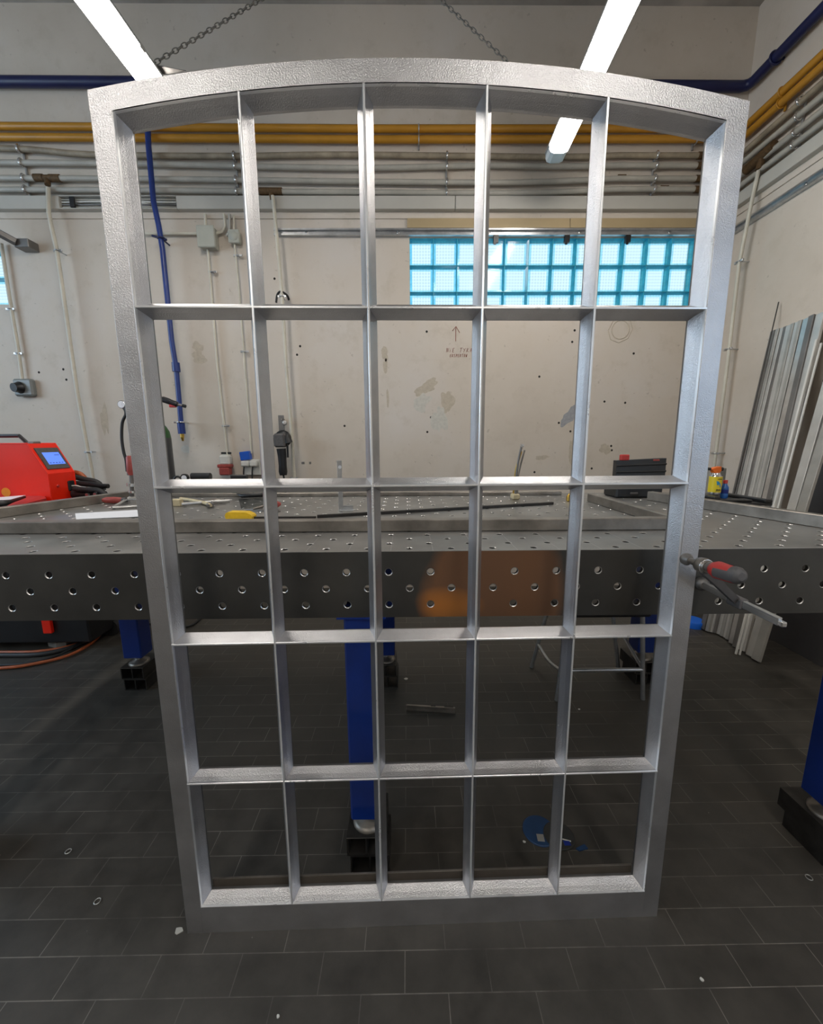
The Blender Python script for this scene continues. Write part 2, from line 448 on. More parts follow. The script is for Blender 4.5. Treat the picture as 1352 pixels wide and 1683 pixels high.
def copy_tree(o, dloc=(0, 0, 0)):
    def rec(q, par):
        c = q.copy(); COL.objects.link(c)
        if par: c.parent = par
        for ch in q.children: rec(ch, c)
        return c
    kids = list(o.children)
    c = o.copy(); COL.objects.link(c); c.location = Vector(o.location)+Vector(dloc)
    for k in kids: rec(k, c)
    return c


def smooth_path(pts, k=6):
    P = [Vector(p) for p in pts]; out = []
    for i in range(len(P)-1):
        a = P[max(i-1, 0)]; b = P[i]; c = P[i+1]; d = P[min(i+2, len(P)-1)]
        for j in range(k):
            t = j/k
            out.append(0.5*((2*b)+(c-a)*t+(2*a-5*b+4*c-d)*t*t+(3*b-a-3*c+d)*t**3))
    out.append(P[-1]); return out


# ------------------------------------------------------------------ room
WY, RX, LX, FY, ZC = 3.60, 2.70, -5.60, -4.6, 4.61
FR = lambda a, b: MB().box(a, b)
struct(FR((LX-.2, FY-.2, -.12), (RX+.2, WY+.25, 0)).build('floor', 'floor'))
struct(FR((LX-.2, FY-.2, ZC), (RX+.2, WY+.25, ZC+.15)).build('ceiling', 'ceiling'))


def wall_with_holes(name, ax, p0, p1, u0, u1, holes, z0=0, z1=ZC):
    """wall slab with rectangular openings: holes = (u0, u1, z0, z1)"""
    mb = MB()
    us = sorted({u0, u1, *[h[0] for h in holes], *[h[1] for h in holes]})
    zs = sorted({z0, z1, *[h[2] for h in holes], *[h[3] for h in holes]})
    for i in range(len(us)-1):
        for j in range(len(zs)-1):
            cu, cz = (us[i]+us[i+1])/2, (zs[j]+zs[j+1])/2
            if any(h[0] < cu < h[1] and h[2] < cz < h[3] for h in holes): continue
            if ax == 1: mb.box((us[i], p0, zs[j]), (us[i+1], p1, zs[j+1]))
            else: mb.box((p0, us[i], zs[j]), (p1, us[i+1], zs[j+1]))
    return struct(mb.build(name, 'wall'))


BP, WX0, WZ1 = 0.1985, 0.032, 3.022
NB = 12; WX1 = WX0+BP*NB; WZ0 = WZ1-0.205*3
GX1 = at(10, 440, 1, WY).x; GZ1 = 2.945; GZ0 = GZ1-0.615+0.17; 
wb = wall_with_holes('wall_back', 1, WY, WY+.10, LX, RX, [(WX0, WX1, WZ0, WZ1), (GX1-BP*8, GX1, 2.52, 2.93)])
wall_with_holes('wall_right', 0, RX, RX+.24, FY, WY+.24, [(-2.7, -0.5, 1.2, 3.0)])
wall_with_holes('wall_left', 0, LX-.24, LX, FY, WY+.24, [(-1.2, 2.4, 1.8, 3.4)])
struct(FR((LX, FY-.24, 0), (RX, FY, ZC)).build('wall_front', 'wall'))


def glass_window(name, x0, z1, n, rows, px, pz, y):
    """glass-block window set flush in the back wall"""
    r = thing(name, (x0, y, z1-pz*rows), None, None); r['kind'] = 'structure'
    g = MB()
    for i in range(n+1):
        g.box((x0+px*i-.0018, y+.006, z1-pz*rows), (x0+px*i+.0018, y+.085, z1))
    for j in range(rows+1):
        g.box((x0, y+.006, z1-pz*j-.0018), (x0+px*n, y+.085, z1-pz*j+.0018))
    g.build('mortar_joint', 'green_mortar', r)
    proto = None
    for i in range(n):
        for j in range(rows):
            if proto is None:
                b = MB(); W_, H_ = px-.004, pz-.004; c = .013; c2 = .019
                for yy, dr in ((0.0, 1), (0.07, -1)):
                    o = [(0, 0), (W_, 0), (W_, H_), (0, H_)]
                    q = [(c2, c), (W_-c2, c), (W_-c2, H_-c2), (c2, H_-c2)]
                    vs = [(p, yy+.004, k) for p, k in o] + [(p, yy+.004+dr*.003, k) for p, k in q]
                    fs = [(t, (t+1) % 4, 4+(t+1) % 4, 4+t) for t in range(4)]
                    b.add(vs, fs, 1); b.add(vs[4:], [(0, 1, 2, 3)], 0)
                proto = b.build('glass_block', ['glass_face', 'glass_rim'], r, local=True); o = proto
            else:
                o = proto.copy(); COL.objects.link(o); o.parent = r
            o.location = (px*i+.002, .004, pz*(rows-1-j)+.002)
    return r


M['green_mortar'] = mat('green_mortar', (0.06, 0.42, 0.50), 0, 0.6, 0.2, 20)
glass_window('window_1', WX0, WZ1, NB, 3, BP, .205, WY)
glass_window('window_2', GX1-BP*8, 2.93, 8, 2, BP, .205, WY)
# shallow ledge under the cable trunking, all along both walls
lz0, lz1 = 3.165, 3.20
struct(MB().box((LX, WY-.012, 3.16), (RX, WY, 3.30)).build('trim_1', 'wall'))
struct(MB().box((RX-.012, -1.0, 3.16), (RX, WY, 3.30)).build('trim_2', 'wall'))
# windows behind the photographer that let the daylight in
for nm, X, y0, y1, z0, z1 in (('window_3', RX+.12, -2.7, -0.5, 1.2, 3.0), ('window_4', LX-.12, -1.2, 2.4, 1.8, 3.4)):
    m_ = MB()
    k = 3
    for i in range(k+1):
        y = y0+(y1-y0)*i/k; m_.box((X-.03, y-.025, z0), (X+.03, y+.025, z1))
    for z in (z0, (z0+z1)/2, z1):
        m_.box((X-.028, y0, z-.025), (X+.028, y1, z+.025))
    struct(m_.build(nm, 'white'))

# ------------------------------------------------------------------ steel window frame (the subject)
FY0, FYAW, FLEAN, FCX = 0.91325, 0.01626, 0.01467, 0.04383
fr = thing('window_frame', (FCX, FY0, 0), 'tall silver steel window frame with arched head and a five by five grid of open panes', 'window frame')
fr.rotation_euler = (-FLEAN, 0, FYAW)
US = [-.632, -.3784, -.1262, .1262, .3784, .632]
VS = [.0875, .480, .875, 1.268, 1.662]
HW = .677


def arc(u, half, v0, sag):
    R_ = (half*half+sag*sag)/(2*sag)
    return v0+sag-R_+math.sqrt(max(R_*R_-u*u, 0))


outer_v = lambda u: arc(u, HW, 2.066, .0655)
inner_v = lambda u, d=0: arc(u, .634, 2.030-d, .0585)
# inward profile (inset, depth) of every edge
PR = [(0, .0012), (.0012, .0002), (.0028, .005), (.0078, .0165), (.0135, .0275), (.0163, .0328), (.0167, .0345)]
FL = [(.0148, .0352), (.0148, .042)]


def sweep_edge(mb, path, mi_front=0, mi_fl=1):
    """path(i, inset, depth) -> point, for i over stations"""
    for seq, mi in ((PR, mi_front), ([PR[-1]]+FL, mi_fl)):
        vs = []; n = len(seq)
        st = path('n')
        for i in range(st):
            for (a, b) in seq: vs.append(path(i, a, b))
        for j in range(n-1):
            mb.add(vs, [(i*n+j, (i+1)*n+j, (i+1)*n+j+1, i*n+j+1) for i in range(st-1)], 2 if (n > 3 and j < 2) else mi)


def stile(sg):
    mb = MB(); o, i_ = HW*sg, .632*sg
    zt = 2.0310
    def path(i, a=0, b=0):
        if i == 'n': return 2
        return (i_-a*sg, b, (0, zt)[i])
    sweep_edge(mb, path)
    # front, outer side, back
    mb.add([(i_, .0012, 0), (o-.001*sg, 0, 0), (o-.001*sg, 0, zt), (i_, .0012, zt), (i_+.0012*sg, 0, 0), (i_+.0012*sg, 0, zt)],
           [(4, 1, 2, 5), (0, 4, 5, 3)])
    mb.add([(o-.001*sg, 0, 0), (o, .001, 0), (o, .0421, 0), (i_-FL[1][0]*sg, .0421, 0), (o-.001*sg, 0, zt), (o, .001, zt), (o, .0421, zt), (i_-FL[1][0]*sg, .0421, zt)],
           [(0, 1, 5, 4), (1, 2, 6, 5), (2, 3, 7, 6)])
    bot = [(i_+.0012*sg, 0, 0), (o-.001*sg, 0, 0), (o, .001, 0), (o, .0421, 0), (i_-.0148*sg, .0421, 0), (i_-.0167*sg, .0345, 0)]
    mb.add(bot, [list(range(6))])
    return mb


for sg in (-1, 1):
    stile(sg).build('stile', ['zinc', 'zinc_raw', 'zinc_edge'], fr, local=True)
mb = MB(); N = 48
us = [-HW+2*HW*i/N for i in range(N+1)]
ui = [-.634+2*.634*i/N for i in range(N+1)]
ou = [(u, 0.001, outer_v(u)) for u in us]
uf = sorted(set([-HW, HW, -.6341, .6341]+[round(u, 5) for u in ui]))
top = [(u, 0, outer_v(u)) for u in uf]; bot = [(u, 0, inner_v(u)+.001 if abs(u) <= .634 else 2.0310) for u in uf]
n = len(uf)
mb.add(top+bot, [(i, n+i, n+i+1, i+1) for i in range(n-1)])
bk = [(u, .0421, outer_v(u)) for u in uf]
mb.add(top+bk, [(i, i+1, n+i+1, n+i) for i in range(n-1)])
bb = [(u, .0421, (inner_v(max(-.6205, min(.6205, u)))-.0148)) for u in uf]
mb.add(bk+bb, [(i, i+1, n+i+1, n+i) for i in range(n-1)])
for sg in (-1, 1):
    mb.add([(HW*sg, 0, 2.0310), (HW*sg, 0, 2.066), (HW*sg, .0421, 2.066), (HW*sg, .0421, 2.0310)], [(0, 1, 2, 3)])


def apath(i, a=0, b=0):
    if i == 'n': return N+1
    return (ui[i], b, inner_v(ui[i])-a)


sweep_edge(mb, apath)
mb.build('arched_head', ['zinc', 'zinc', 'zinc_edge'], fr, local=True)
mb = MB()
mb.box((-.632, 0, 0), (.632, .0421, .0860))
sweep_edge(mb, lambda i, a=0, b=0: 2 if i == 'n' else ((-.632, .632)[i], b, .0863+a))
mb.build('bottom_rail', ['zinc', 'zinc_raw', 'zinc_edge'], fr, local=True)
MB().box((-.615, .0425, .006), (.615, .0465, .128)).box((-.615, .0423, .1265), (.615, .0467, .1285), 1).build('rear_strip', ['rear_strip', 'bar'], fr, local=True)  # the lighter lip paints a highlight on the strip's top edge
CP = [(-.0148, .042), (-.0148, .0352), (-.0167, .0345), (-.0163, .0328), (-.0135, .0275), (-.0080, .0165), (-.0036, .005), (-.0026, .0010), (-.0016, 0)]
CP = CP+[(-a, b) for a, b in CP[::-1]]


def bar_mb(fn, a, b):
    mb = MB(); n = len(CP)
    vs = [fn(p, q, a) for p, q in CP]+[fn(p, q, b) for p, q in CP]
    for i in range(n):
        j = (i+1) % n
        mb.add([vs[i], vs[j], vs[n+j], vs[n+i]], [(0, 1, 2, 3)], 1 if i in (0, 1, n-3, n-2, n-1) else 2 if i in (7, 8, 9) else 0)
    return mb


for u in US[1:-1]:
    bar_mb(lambda p, q, t: (u+p, q, t), .0865, inner_v(u)+.004).build('mullion', ['zinc', 'zinc_raw', 'zinc_edge'], fr, local=True)
for v in VS[1:]:
    bar_mb(lambda p, q, t: (t, q+.0002, v+p), -.634, .634).build('glazing_bar', ['zinc', 'zinc_raw', 'zinc_edge'], fr, local=True)

# ------------------------------------------------------------------ welding table
TX0, TX1, TY0, TY1, TZ = -1.66, 1.52, 1.06, 2.27, 1.072
tb = thing('welding_table', (0, 1.7, 0.10), 'big perforated steel welding table on blue legs behind the silver window frame', 'table')
NPOLY = 12


def perf_plate(mb, us, vs, holes, fn, thick, r=.0092, rc=.0112, mi=0, mc=1):
    """plate of cells; holes(i, j) tells which cell carries a drilled hole; fn(u, v, d) -> point"""
    for i in range(len(us)-1):
        for j in range(len(vs)-1):
            a, b, c, d = us[i], us[i+1], vs[j], vs[j+1]
            if not holes(i, j):
                mb.add([fn(a, c, 0), fn(b, c, 0), fn(b, d, 0), fn(a, d, 0)], [(0, 1, 2, 3)], mi); continue
            cu, cv = (a+b)/2, (c+d)/2
            sq = []; ci = []; co = []
            for k in range(NPOLY):
                t = 2*PI*k/NPOLY+PI/NPOLY; ct, st = math.cos(t), math.sin(t)
                s_ = min((b-a)/2/max(abs(ct), 1e-6), (d-c)/2/max(abs(st), 1e-6))
                sq.append((cu+ct*s_, cv+st*s_)); co.append((cu+ct*rc, cv+st*rc)); ci.append((cu+ct*r, cv+st*r))
            V = [fn(*p, 0) for p in sq]+[fn(*p, 0) for p in co]+[fn(*p, .0016) for p in ci]+[fn(*p, thick) for p in ci]
            n = NPOLY
            F = [(k, (k+1) % n, n+(k+1) % n, n+k) for k in range(n)]
            cr = [(a, c), (b, c), (b, d), (a, d)]
            mb.add(V, F, mi)
            for q in cr:   # corner triangles
                best = sorted(range(n), key=lambda k: (sq[k][0]-q[0])**2+(sq[k][1]-q[1])**2)[:2]
                mb.add([fn(*q, 0), V[best[0]], V[best[1]]], [(0, 1, 2)], mi)
            mb.add(V, [(n+k, n+(k+1) % n, 2*n+(k+1) % n, 2*n+k) for k in range(n)], mc)
            mb.add(V, [(2*n+k, 2*n+(k+1) % n, 3*n+(k+1) % n, 3*n+k) for k in range(n)], 2)
    return mb


HP = .1177/2
x0 = .6517-HP/2
i0 = -int((x0-TX0)/HP); i1 = int((TX1-x0)/HP)
ax = [x0+HP*i for i in range(i0, i1+1)]
AU = ([TX0] if ax[0] > TX0+1e-4 else [])+ax+([TX1] if ax[-1] < TX1-1e-4 else [])
off = 1 if AU[0] == TX0 and ax[0] > TX0+1e-4 else 0
AV = [.877, .8915, .9400, .9880, 1.0355, TZ-.014]


def ah(i, j):
    k = i-off+i0
    if i < off or i >= len(AU)-1-(1 if ax[-1] < TX1-1e-4 else 0): return False
    return (j in (1, 3) and k % 2 == 0) or (j == 2 and k % 2 == 1)


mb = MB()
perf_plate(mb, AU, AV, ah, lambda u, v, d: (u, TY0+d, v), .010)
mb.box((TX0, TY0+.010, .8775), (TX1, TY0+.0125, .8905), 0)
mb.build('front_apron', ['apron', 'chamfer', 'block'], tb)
mb = MB()
for (a, b) in (((TX0, TY1-.012, .877), (TX1, TY1, TZ-.014)),): mb.box(a, b)
mb.build('rear_apron', 'table', tb)
for xx in (TX0, TX1-.012):
    MB().box((xx, TY0+.0125, .877), (xx+.012, TY1-.012, TZ-.014)).build('side_apron', 'table', tb)
# top
tx = AU; ty = [TY0]
while ty[-1]+HP < TY1-.02: ty.append(ty[-1]+HP*.94)
ty.append(TY1)


def th(i, j):
    k = i-off+i0
    if i < off or i >= len(AU)-1-(1 if ax[-1] < TX1-1e-4 else 0) or j >= len(ty)-2: return False
    return (k+j) % 2 == 1 and j >= 0


mb = MB()
perf_plate(mb, tx, ty, th, lambda u, v, d: (u, v, TZ-d), .014)
for a, b in (((TX0, TY0), (TX1, TY0)), ((TX1, TY0), (TX1, TY1)), ((TX1, TY1), (TX0, TY1)), ((TX0, TY1), (TX0, TY0))):
    mb.add([(*a, TZ), (*b, TZ), (*b, TZ-.014), (*a, TZ-.014)], [(0, 1, 2, 3)], 4)
mb.box((TX0, TY0-.0004, TZ-.0016), (TX1, TY0, TZ), 3)  # thin bright strip painting the highlight along the front edge
# scribed grid lines are fine grooves: thin bright strips a tenth of a millimetre proud
for k in range(-6, 12, 2):
    xx = .07+k*.1177/2*1.0
    mb.box((xx-.0004, TY0+.002, TZ), (xx+.0004, TY0+.24, TZ+.0001), 3)
mb.build('table_top', ['table', 'chamfer', 'block', 'bar_bright', 'apron'], tb)
# ribs under the top
for yy in (1.42, 1.98):
    MB().box((TX0+.012, yy, .96), (TX1-.012, yy+.012, TZ-.014)).build('rib', 'block', tb)
LEGS = [(-1.56, 1.115), (-.135, 1.115), (1.40, 1.115), (-1.54, 2.095), (-.13, 2.095), (1.345, 2.095)]
LW = .052
for (lx, ly) in LEGS:
    lg = MB().bbox((lx-LW, ly-LW+.003, .185), (lx+LW, ly+LW, .905), .006).build('leg', 'blue_leg', tb)
    MB().lathe([(0, .018), (.03, .018)], (lx, ly, .158), n=16).build('levelling_screw', 'chrome', lg)
    MB().lathe([(0, .052), (.006, .052), (.012, .0421), (.02, .022), (.024, .018)], (lx, ly, .138), n=24).build('levelling_foot', 'bar', lg)
    MB().box((lx-.07, ly-.06+.003, .872), (lx+.07, ly+.06, .8772)).build('leg_flange', 'blue_leg', lg)

# each leg stands on two stacked offcuts of steel box section
BL = {0: 'front leg beyond the left edge of the photo', 1: 'middle front leg', 2: 'leg at the right edge of the photo', 3: 'rear leg near the orange hoses', 4: 'middle rear leg', 5: 'rear leg beside the stool'}
for i, (lx, ly) in enumerate(LEGS):
    for lev in (0, 1):
        z = lev*.069; sgn = (.006, -.004)[lev]
        mb = MB(); X0, X1, Y0, Y1 = lx-.062+sgn, lx+.062+sgn, ly-.062, ly+.10
        if lev == 0: Y1 -= .02
        t = .005
        for a, b in (((X0, Y0, z), (X1, Y1, z+t)), ((X0, Y0, z+.069-t), (X1, Y1, z+.069)), ((X0, Y0, z+t), (X0+t, Y1, z+.069-t)), ((X1-t, Y0, z+t), (X1, Y1, z+.069-t)), ((lx-.003+sgn, Y0, z+t), (lx+.003+sgn, Y1, z+.069-t))):
            mb.box(a, b)
        if lev == 1: mb.box((X0, Y0-.0005, z+.0665), (X1, Y0, z+.069), 1)
        tag(mb.build('support_block', ['block', 'bar']), '%s dark steel block under the blue %s' % (('lower', 'upper')[lev], BL[i]), 'block', 'steel blocks under the table legs')

# ------------------------------------------------------------------ flat bars and tubes lying on the table
rz = lambda a: Matrix.Rotation(a, 4, 'Z')


def tube_on_table(p, q, w, h, label, m='bar', name='steel_tube', z=TZ, grp='steel tubes lying on the table'):
    p = Vector(p); q = Vector(q); d = (q-p); L = d.length; a = math.atan2(d.y, d.x)
    mt = Matrix.Translation(Vector((p.x, p.y, z+.0003))) @ rz(a)
    mb = MB(); t = .0035
    mb.bbox((0, -w/2, 0), (L, w/2, h), .0025, 0, mt)
    for X, s in ((-.0002, 1), (L-.0003, 1)):
        mb.box((X, -w/2+t, t), (X+.0005, w/2-t, h-t), 1, mt)
    return tag(mb.build(name, [m, 'block']), label, 'steel tube', grp)


tube_on_table((-2.05, 1.332), (.905, 1.312), .040, .040, 'long brownish steel tube lying along the front of the table top')
T2 = lambda x, y: at(x, y, 2, TZ)
_a, _b = T2(0, 852), T2(222, 819.5)
_d = (_b-_a).normalized(); _n = Vector((-_d.y, _d.x, 0))*.020
_a += _n; _b += _n; _a -= _d*((_a.y-1.365)/_d.y) if _d.y else 0*_d
tube_on_table(_a, _b, .040, .042, 'rusty steel tube along the left edge of the table beside the red machine')
tube_on_table((-1.40, 2.215), (.86, 2.195), .030, .020, 'long thin steel tube along the far edge of the table')
_a, _b = T2(964, 824), T2(1039, 848)
_d = (_a-_b).normalized(); _q = _b-_d*((_b.y-1.345)/_d.y)
_n = Vector((_d.y, -_d.x, 0))*.015
tube_on_table(_q+_n, _a+_n, .030, .040, 'brown steel tube running back across the table beside the last mullion')
_a, _b = T2(1062, 822), T2(1352, 869)
_d = (_b-_a).normalized(); _n = Vector((-_d.y, _d.x, 0))*.018
tube_on_table(_a+_n, _b+_n+_d*.17, .036, .044, 'grey-brown steel tube on the table beneath the leaning profiles')

# ------------------------------------------------------------------ pipes on the walls


def wall_run(name, z_list, off, r, m, label, cat, group=None, kind='tube', x_start=LX+.02, right=True, y_end=-1.0, zr=None):
    """pipe along the back wall that turns the corner onto the side wall"""
    pts = [(x, WY-off, z) for x, z in z_list]
    if right:
        z = z_list[-1][1]; zz = zr if zr else z; k = .05
        pts += [(RX-off-k, WY-off, z), (RX-off-k*.3, WY-off-k*.3, z), (RX-off, WY-off-k, z), (RX-off, 2.4, zz), (RX-off, y_end, zz)]
    return tag(MB().tube(pts, r, 10).build(name, m), label, cat, group)


L0 = LX+.02
wall_run('compressed_air_pipe', [(L0, 4.07), (2.5, 4.045)], .06, .036, 'navy_pipe', 'dark blue pipe running high on the wall above the yellow pipes', 'pipe')
wall_run('gas_pipe', [(L0, 3.785), (-.3, 3.762), (2.5, 3.768)], .055, .026, 'yellow_pipe', 'upper of the two yellow pipes along the wall', 'pipe', 'yellow pipes')
wall_run('gas_pipe', [(L0, 3.712), (-.3, 3.690), (2.5, 3.698)], .055, .026, 'yellow_pipe', 'lower of the two yellow pipes along the wall', 'pipe', 'yellow pipes')
cz = {}
cd = [('uppermost', [(L0, 3.66), (-3.2, 3.635), (-2.45, 3.59), (-1.3, 3.582), (-.6, 3.592), (.4, 3.585), (1.2, 3.578), (1.7, 3.59)], 'conduit_rust'),
      ('second highest', [(L0, 3.545), (-2.4, 3.53), (-1.2, 3.51), (-.3, 3.500), (.6, 3.518), (1.2, 3.512), (1.7, 3.52)], 'conduit'),
      ('third highest', [(L0, 3.432), (-2.4, 3.425), (-.3, 3.405), (.9, 3.40), (1.7, 3.428)], 'conduit'),
      ('lowest', [(L0, 3.352), (-2.4, 3.345), (-1.2, 3.335), (-.3, 3.33), (.9, 3.325), (1.7, 3.352)], 'conduit')]
for nm, zl, m in cd:
    pts = smooth_path([(x, 0, z) for x, z in zl], 4)
    cz[nm] = wall_run('electrical_conduit', [(p.x, p.z) for p in pts]+[(2.45, zl[-1][1])], .045, .020, m,
             '%s of the four grey conduits strapped side by side along the walls' % nm, 'conduit', 'grey conduits', zr=zl[-1][1]+(.02 if nm == 'uppermost' else 0))
# threaded couplings near the corner
for nm, zl, m in cd:
    z = zl[-1][1]
    MB().tube([(2.32, WY-.045, z), (2.43, WY-.045, z)], .0245, 12).build('coupling', 'rust', cz[nm])
tl_ = at(79, 299, 1, WY-.045).x
(MB().tube([(tl_-.10, WY-.045, 3.43), (tl_-.03, WY-.045, 3.43)], .026, 12).tube([(tl_-.03, WY-.045, 3.428), (tl_+.02, WY-.045, 3.428)], .022, 12).tube([(tl_+.02, WY-.045, 3.428), (tl_+.10, WY-.045, 3.427)], .026, 12)
    .tube([(tl_, WY-.045, 3.43), (tl_+.005, WY-.06, 3.37)], .02, 12).build('tee_fitting', 'rust', cz['third highest']))
tx_ = at(445, 318, 1, WY-.05)
(MB().tube([(tx_.x-.09, WY-.045, 3.337), (tx_.x+.09, WY-.045, 3.336)], .026, 12).tube([(tx_.x, WY-.045, 3.33), (tx_.x+.01, WY-.05, 3.27)], .02, 12).build('tee_fitting', 'rust', cz['lowest']))
tq = at(1248, 262, 0, RX-.05)
(MB().tube([(RX-.05, tq.y-.12, tq.z+.02), (RX-.05, tq.y+.12, tq.z+.0)], .034, 12).tube([(RX-.05, tq.y-.02, tq.z), (RX-.06, tq.y-.02, tq.z-.08)], .024, 12).build('tee_fitting', 'rust', cz['third highest']))


def strap(x, zs, label, ax=1):
    c = WY-.045 if ax == 1 else RX-.045
    def P(a, o, z): return (a, c+o, z) if ax == 1 else (c+o, a, z)
    t = thing('pipe_clamp', P(x, .03, min(zs)), label, 'pipe clamp', 'pipe clamps')
    mb = MB()
    mb.tube([P(x, .035, min(zs)-.03), P(x, .035, max(zs)+.045)], .008, 8)
    mb.build('threaded_rail', 'galv', t)
    for z in zs:
        r_ = MB().torus(P(x, 0, z), .025, .008, (1, 0, 0) if ax == 1 else (0, 1, 0), 16, 6)
        r_.tube([P(x, -.02, z), P(x, -.03, z)], .010, 8)
        r_.build('clamp_ring', 'chrome', t)
    return t


for px_, lab in ((38, 'chrome pipe clamp on the four conduits at the far left of the wall'), (387, 'chrome pipe clamp on the four conduits beside the first mullion'), (734, 'chrome pipe clamp on the four conduits above the glass block window'), (1076, 'chrome pipe clamp on the four conduits near the corner')):
    X = at(px_, 290, 1, WY-.05).x
    zz = []
    for nm, zl, m in cd:
        pts = smooth_path([(x, 0, z) for x, z in zl], 4)+[Vector((2.6, 0, zl[-1][1]))]
        for a, b in zip(pts, pts[1:]):
            if a.x <= X <= b.x: zz.append(a.z+(b.z-a.z)*(X-a.x)/(b.x-a.x)); break
    strap(X, zz, lab)
tq = at(1308, 208, 0, RX-.05)
strap(tq.y, [3.61, 3.52, 3.428, 3.352], 'chrome pipe clamp on the conduits of the side wall', 0)
for px_, lab in ((688, 'small clamp holding both yellow pipes beside the third mullion'), (1143, 'small clamp holding both yellow pipes near the right stile')):
    X = at(px_, 230, 1, WY-.055).x
    mb = MB()
    for z in (3.763, 3.691): mb.torus((X, WY-.055, z), .028, .005, (1, 0, 0), 16, 6)
    mb.tube([(X, WY-.02, 3.64), (X, WY-.02, 3.82)], .008, 6)
    tag(mb.build('pipe_clamp', 'galv'), lab, 'pipe clamp', 'pipe clamps')
for nm, sz in (('gas_pipe_clamp', 3.73),):
    tq = at(1283, 160, 0, RX-.06)
    mb = MB()
    for z in (3.768, 3.698): mb.torus((RX-.055, tq.y, z), .03, .006, (0, 1, 0), 16, 6)
    mb.tube([(RX-.02, tq.y, 3.65), (RX-.02, tq.y, 3.82)], .008, 6)
    tag(mb.build('pipe_clamp', 'yellow_pipe'), 'yellow painted clamp on the yellow pipes of the side wall', 'pipe clamp', 'pipe clamps')
tq = at(1275, 90, 0, RX-.06)
tag(MB().torus((RX-.06, tq.y, 4.045), .042, .008, (0, 1, 0), 16, 6).tube([(RX-.06, tq.y, 4.04), (RX, tq.y, 4.04)], .01, 6).build('pipe_clamp', 'navy_pipe'), 'navy clamp on the high blue pipe of the side wall', 'pipe clamp', 'pipe clamps')

# cable trunking (lids), with the open stretch and its cables
X97, X290 = at(97, 335, 1, WY-.06).x, at(290, 340, 1, WY-.06).x
TZ0, TZ1 = 3.205, 3.300


def trunking(a, b, label, mi='trunk', ax=1):
    mb = MB()
    if ax == 1: mb.bbox((a, WY-.060, TZ0), (b, WY-.0125, TZ1), .003)
    else: mb.bbox((RX-.060, a, TZ0), (RX-.0125, b, TZ1), .003)
    return tag(mb.build('cable_trunking', mi), label, 'cable trunking', 'grey cable trunking')


trunking(LX+.02, X97, 'closed grey cable trunking on the far left of the wall')
trunking(X290, at(748, 340, 1, WY-.06).x-.002, 'closed grey cable trunking above the junction boxes')
trunking(at(748, 340, 1, WY-.06).x+.002, RX-.065, 'closed grey cable trunking above the glass block window')
trunking(-1.0, WY-.065, 'closed grey cable trunking on the side wall', ax=0)
t = thing('open_trunking', (X97, WY-.02, TZ0), 'open stretch of cable trunking with loose grey cables inside', 'cable trunking', 'grey cable trunking')
mb = MB(); mb.box((X97+.002, WY-.020, TZ0), (X290-.002, WY-.0125, TZ1)); mb.box((X97+.002, WY-.06, TZ0), (X290-.002, WY-.020, TZ0+.006)); mb.box((X97+.002, WY-.06, TZ1-.006), (X290-.002, WY-.02, TZ1))
mb.build('trunking_channel', 'trunk', t)
for k in range(4):
    z = TZ0+.02+.018*k
    MB().tube(smooth_path([(X97+.01, WY-.04, z), (X97+.35, WY-.045, z+random.uniform(-.006, .006)), (X97+.7, WY-.04, TZ0+.02+.008*k), (X290-.3, WY-.045, z), (X290-.01, WY-.04, z)]), .006, 6).build('cable', ['conduit', 'alu_dark', 'white', 'conduit'][k], t)
MB().bbox((X97+.085, WY-.066, TZ0+.01), (X97+.125, WY-.05, TZ1-.008), .004).build('cable_clip', 'black', t)

# tan board and sliding rail over the window
XA, XB, XC, XE = at(669, 366, 1, WY).x, at(935, 366, 1, WY).x, RX-.02, at(452, 385, 1, WY).x
tag(MB().box((XA, WY-.020, 3.088), (XB-.002, WY-.0005, 3.158)).build('wooden_board', 'tan'), 'tan board over the middle of the glass block window', 'board', 'tan boards over the window')
tag(MB().box((XB+.002, WY-.020, 3.088), (XC, WY-.0005, 3.158)).build('wooden_board', 'tan'), 'tan board over the end of the glass block window nearest the corner', 'board', 'tan boards over the window')


def rail(name, fn, a, b, label):
    r = thing(name, fn(a, 0, 3.03), label, 'rail', 'galvanised rails')
    prof = [(0, 3.028), (-.035, 3.028), (-.035, 3.040), (-.012, 3.040), (-.012, 3.066), (-.035, 3.066), (-.035, 3.078), (0, 3.078)]
    MB().prism(prof, lambda o, z, t: fn(t, o, z), a, b).build('channel', 'galv', r)
    for k in range(5):
        u = a+(b-a)*(k+.35)/5
        MB().lathe([(0, .012), (.004, .012), (.006, .006)], fn(u, -.0125, 3.053), Vector(fn(u, -1, 3.053))-Vector(fn(u, 0, 3.053)), 10).build('bolt', 'chrome', r)
    return r


rail('sliding_rail', lambda t, o, z: Vector((t, WY-.001+o, z)), XE, RX-.04, 'galvanised channel rail screwed to the wall above the glass block window')
M['rail_side'] = M['galv']
rail('sliding_rail', lambda t, o, z: Vector((RX-.001+o, t, z)), -1.0, WY-.04, 'galvanised channel rail along the side wall reflecting blue daylight')
for i, px_ in enumerate((815, 932, 1032)):
    X = at(px_, 397, 1, WY-.03).x
    mb = MB().box((X-.022, WY-.034, 2.975), (X+.018, WY-.004, 3.027)); mb.box((X-.022, WY-.040, 2.955), (X-.002, WY-.034, 3.01))
    tag(mb.build('rail_hanger', 'black'), 'small black hanger under the rail, %s' % ('over the column of blocks beside the third mullion', 'the middle one of three', 'the one nearest the room corner')[i], 'hanger', 'black hangers under the rail')

# ------------------------------------------------------------------ vertical conduits, boxes and sockets


def wpts(lst, off=.03):
    return [at(x, y, 1, WY-off) for x, y in lst]


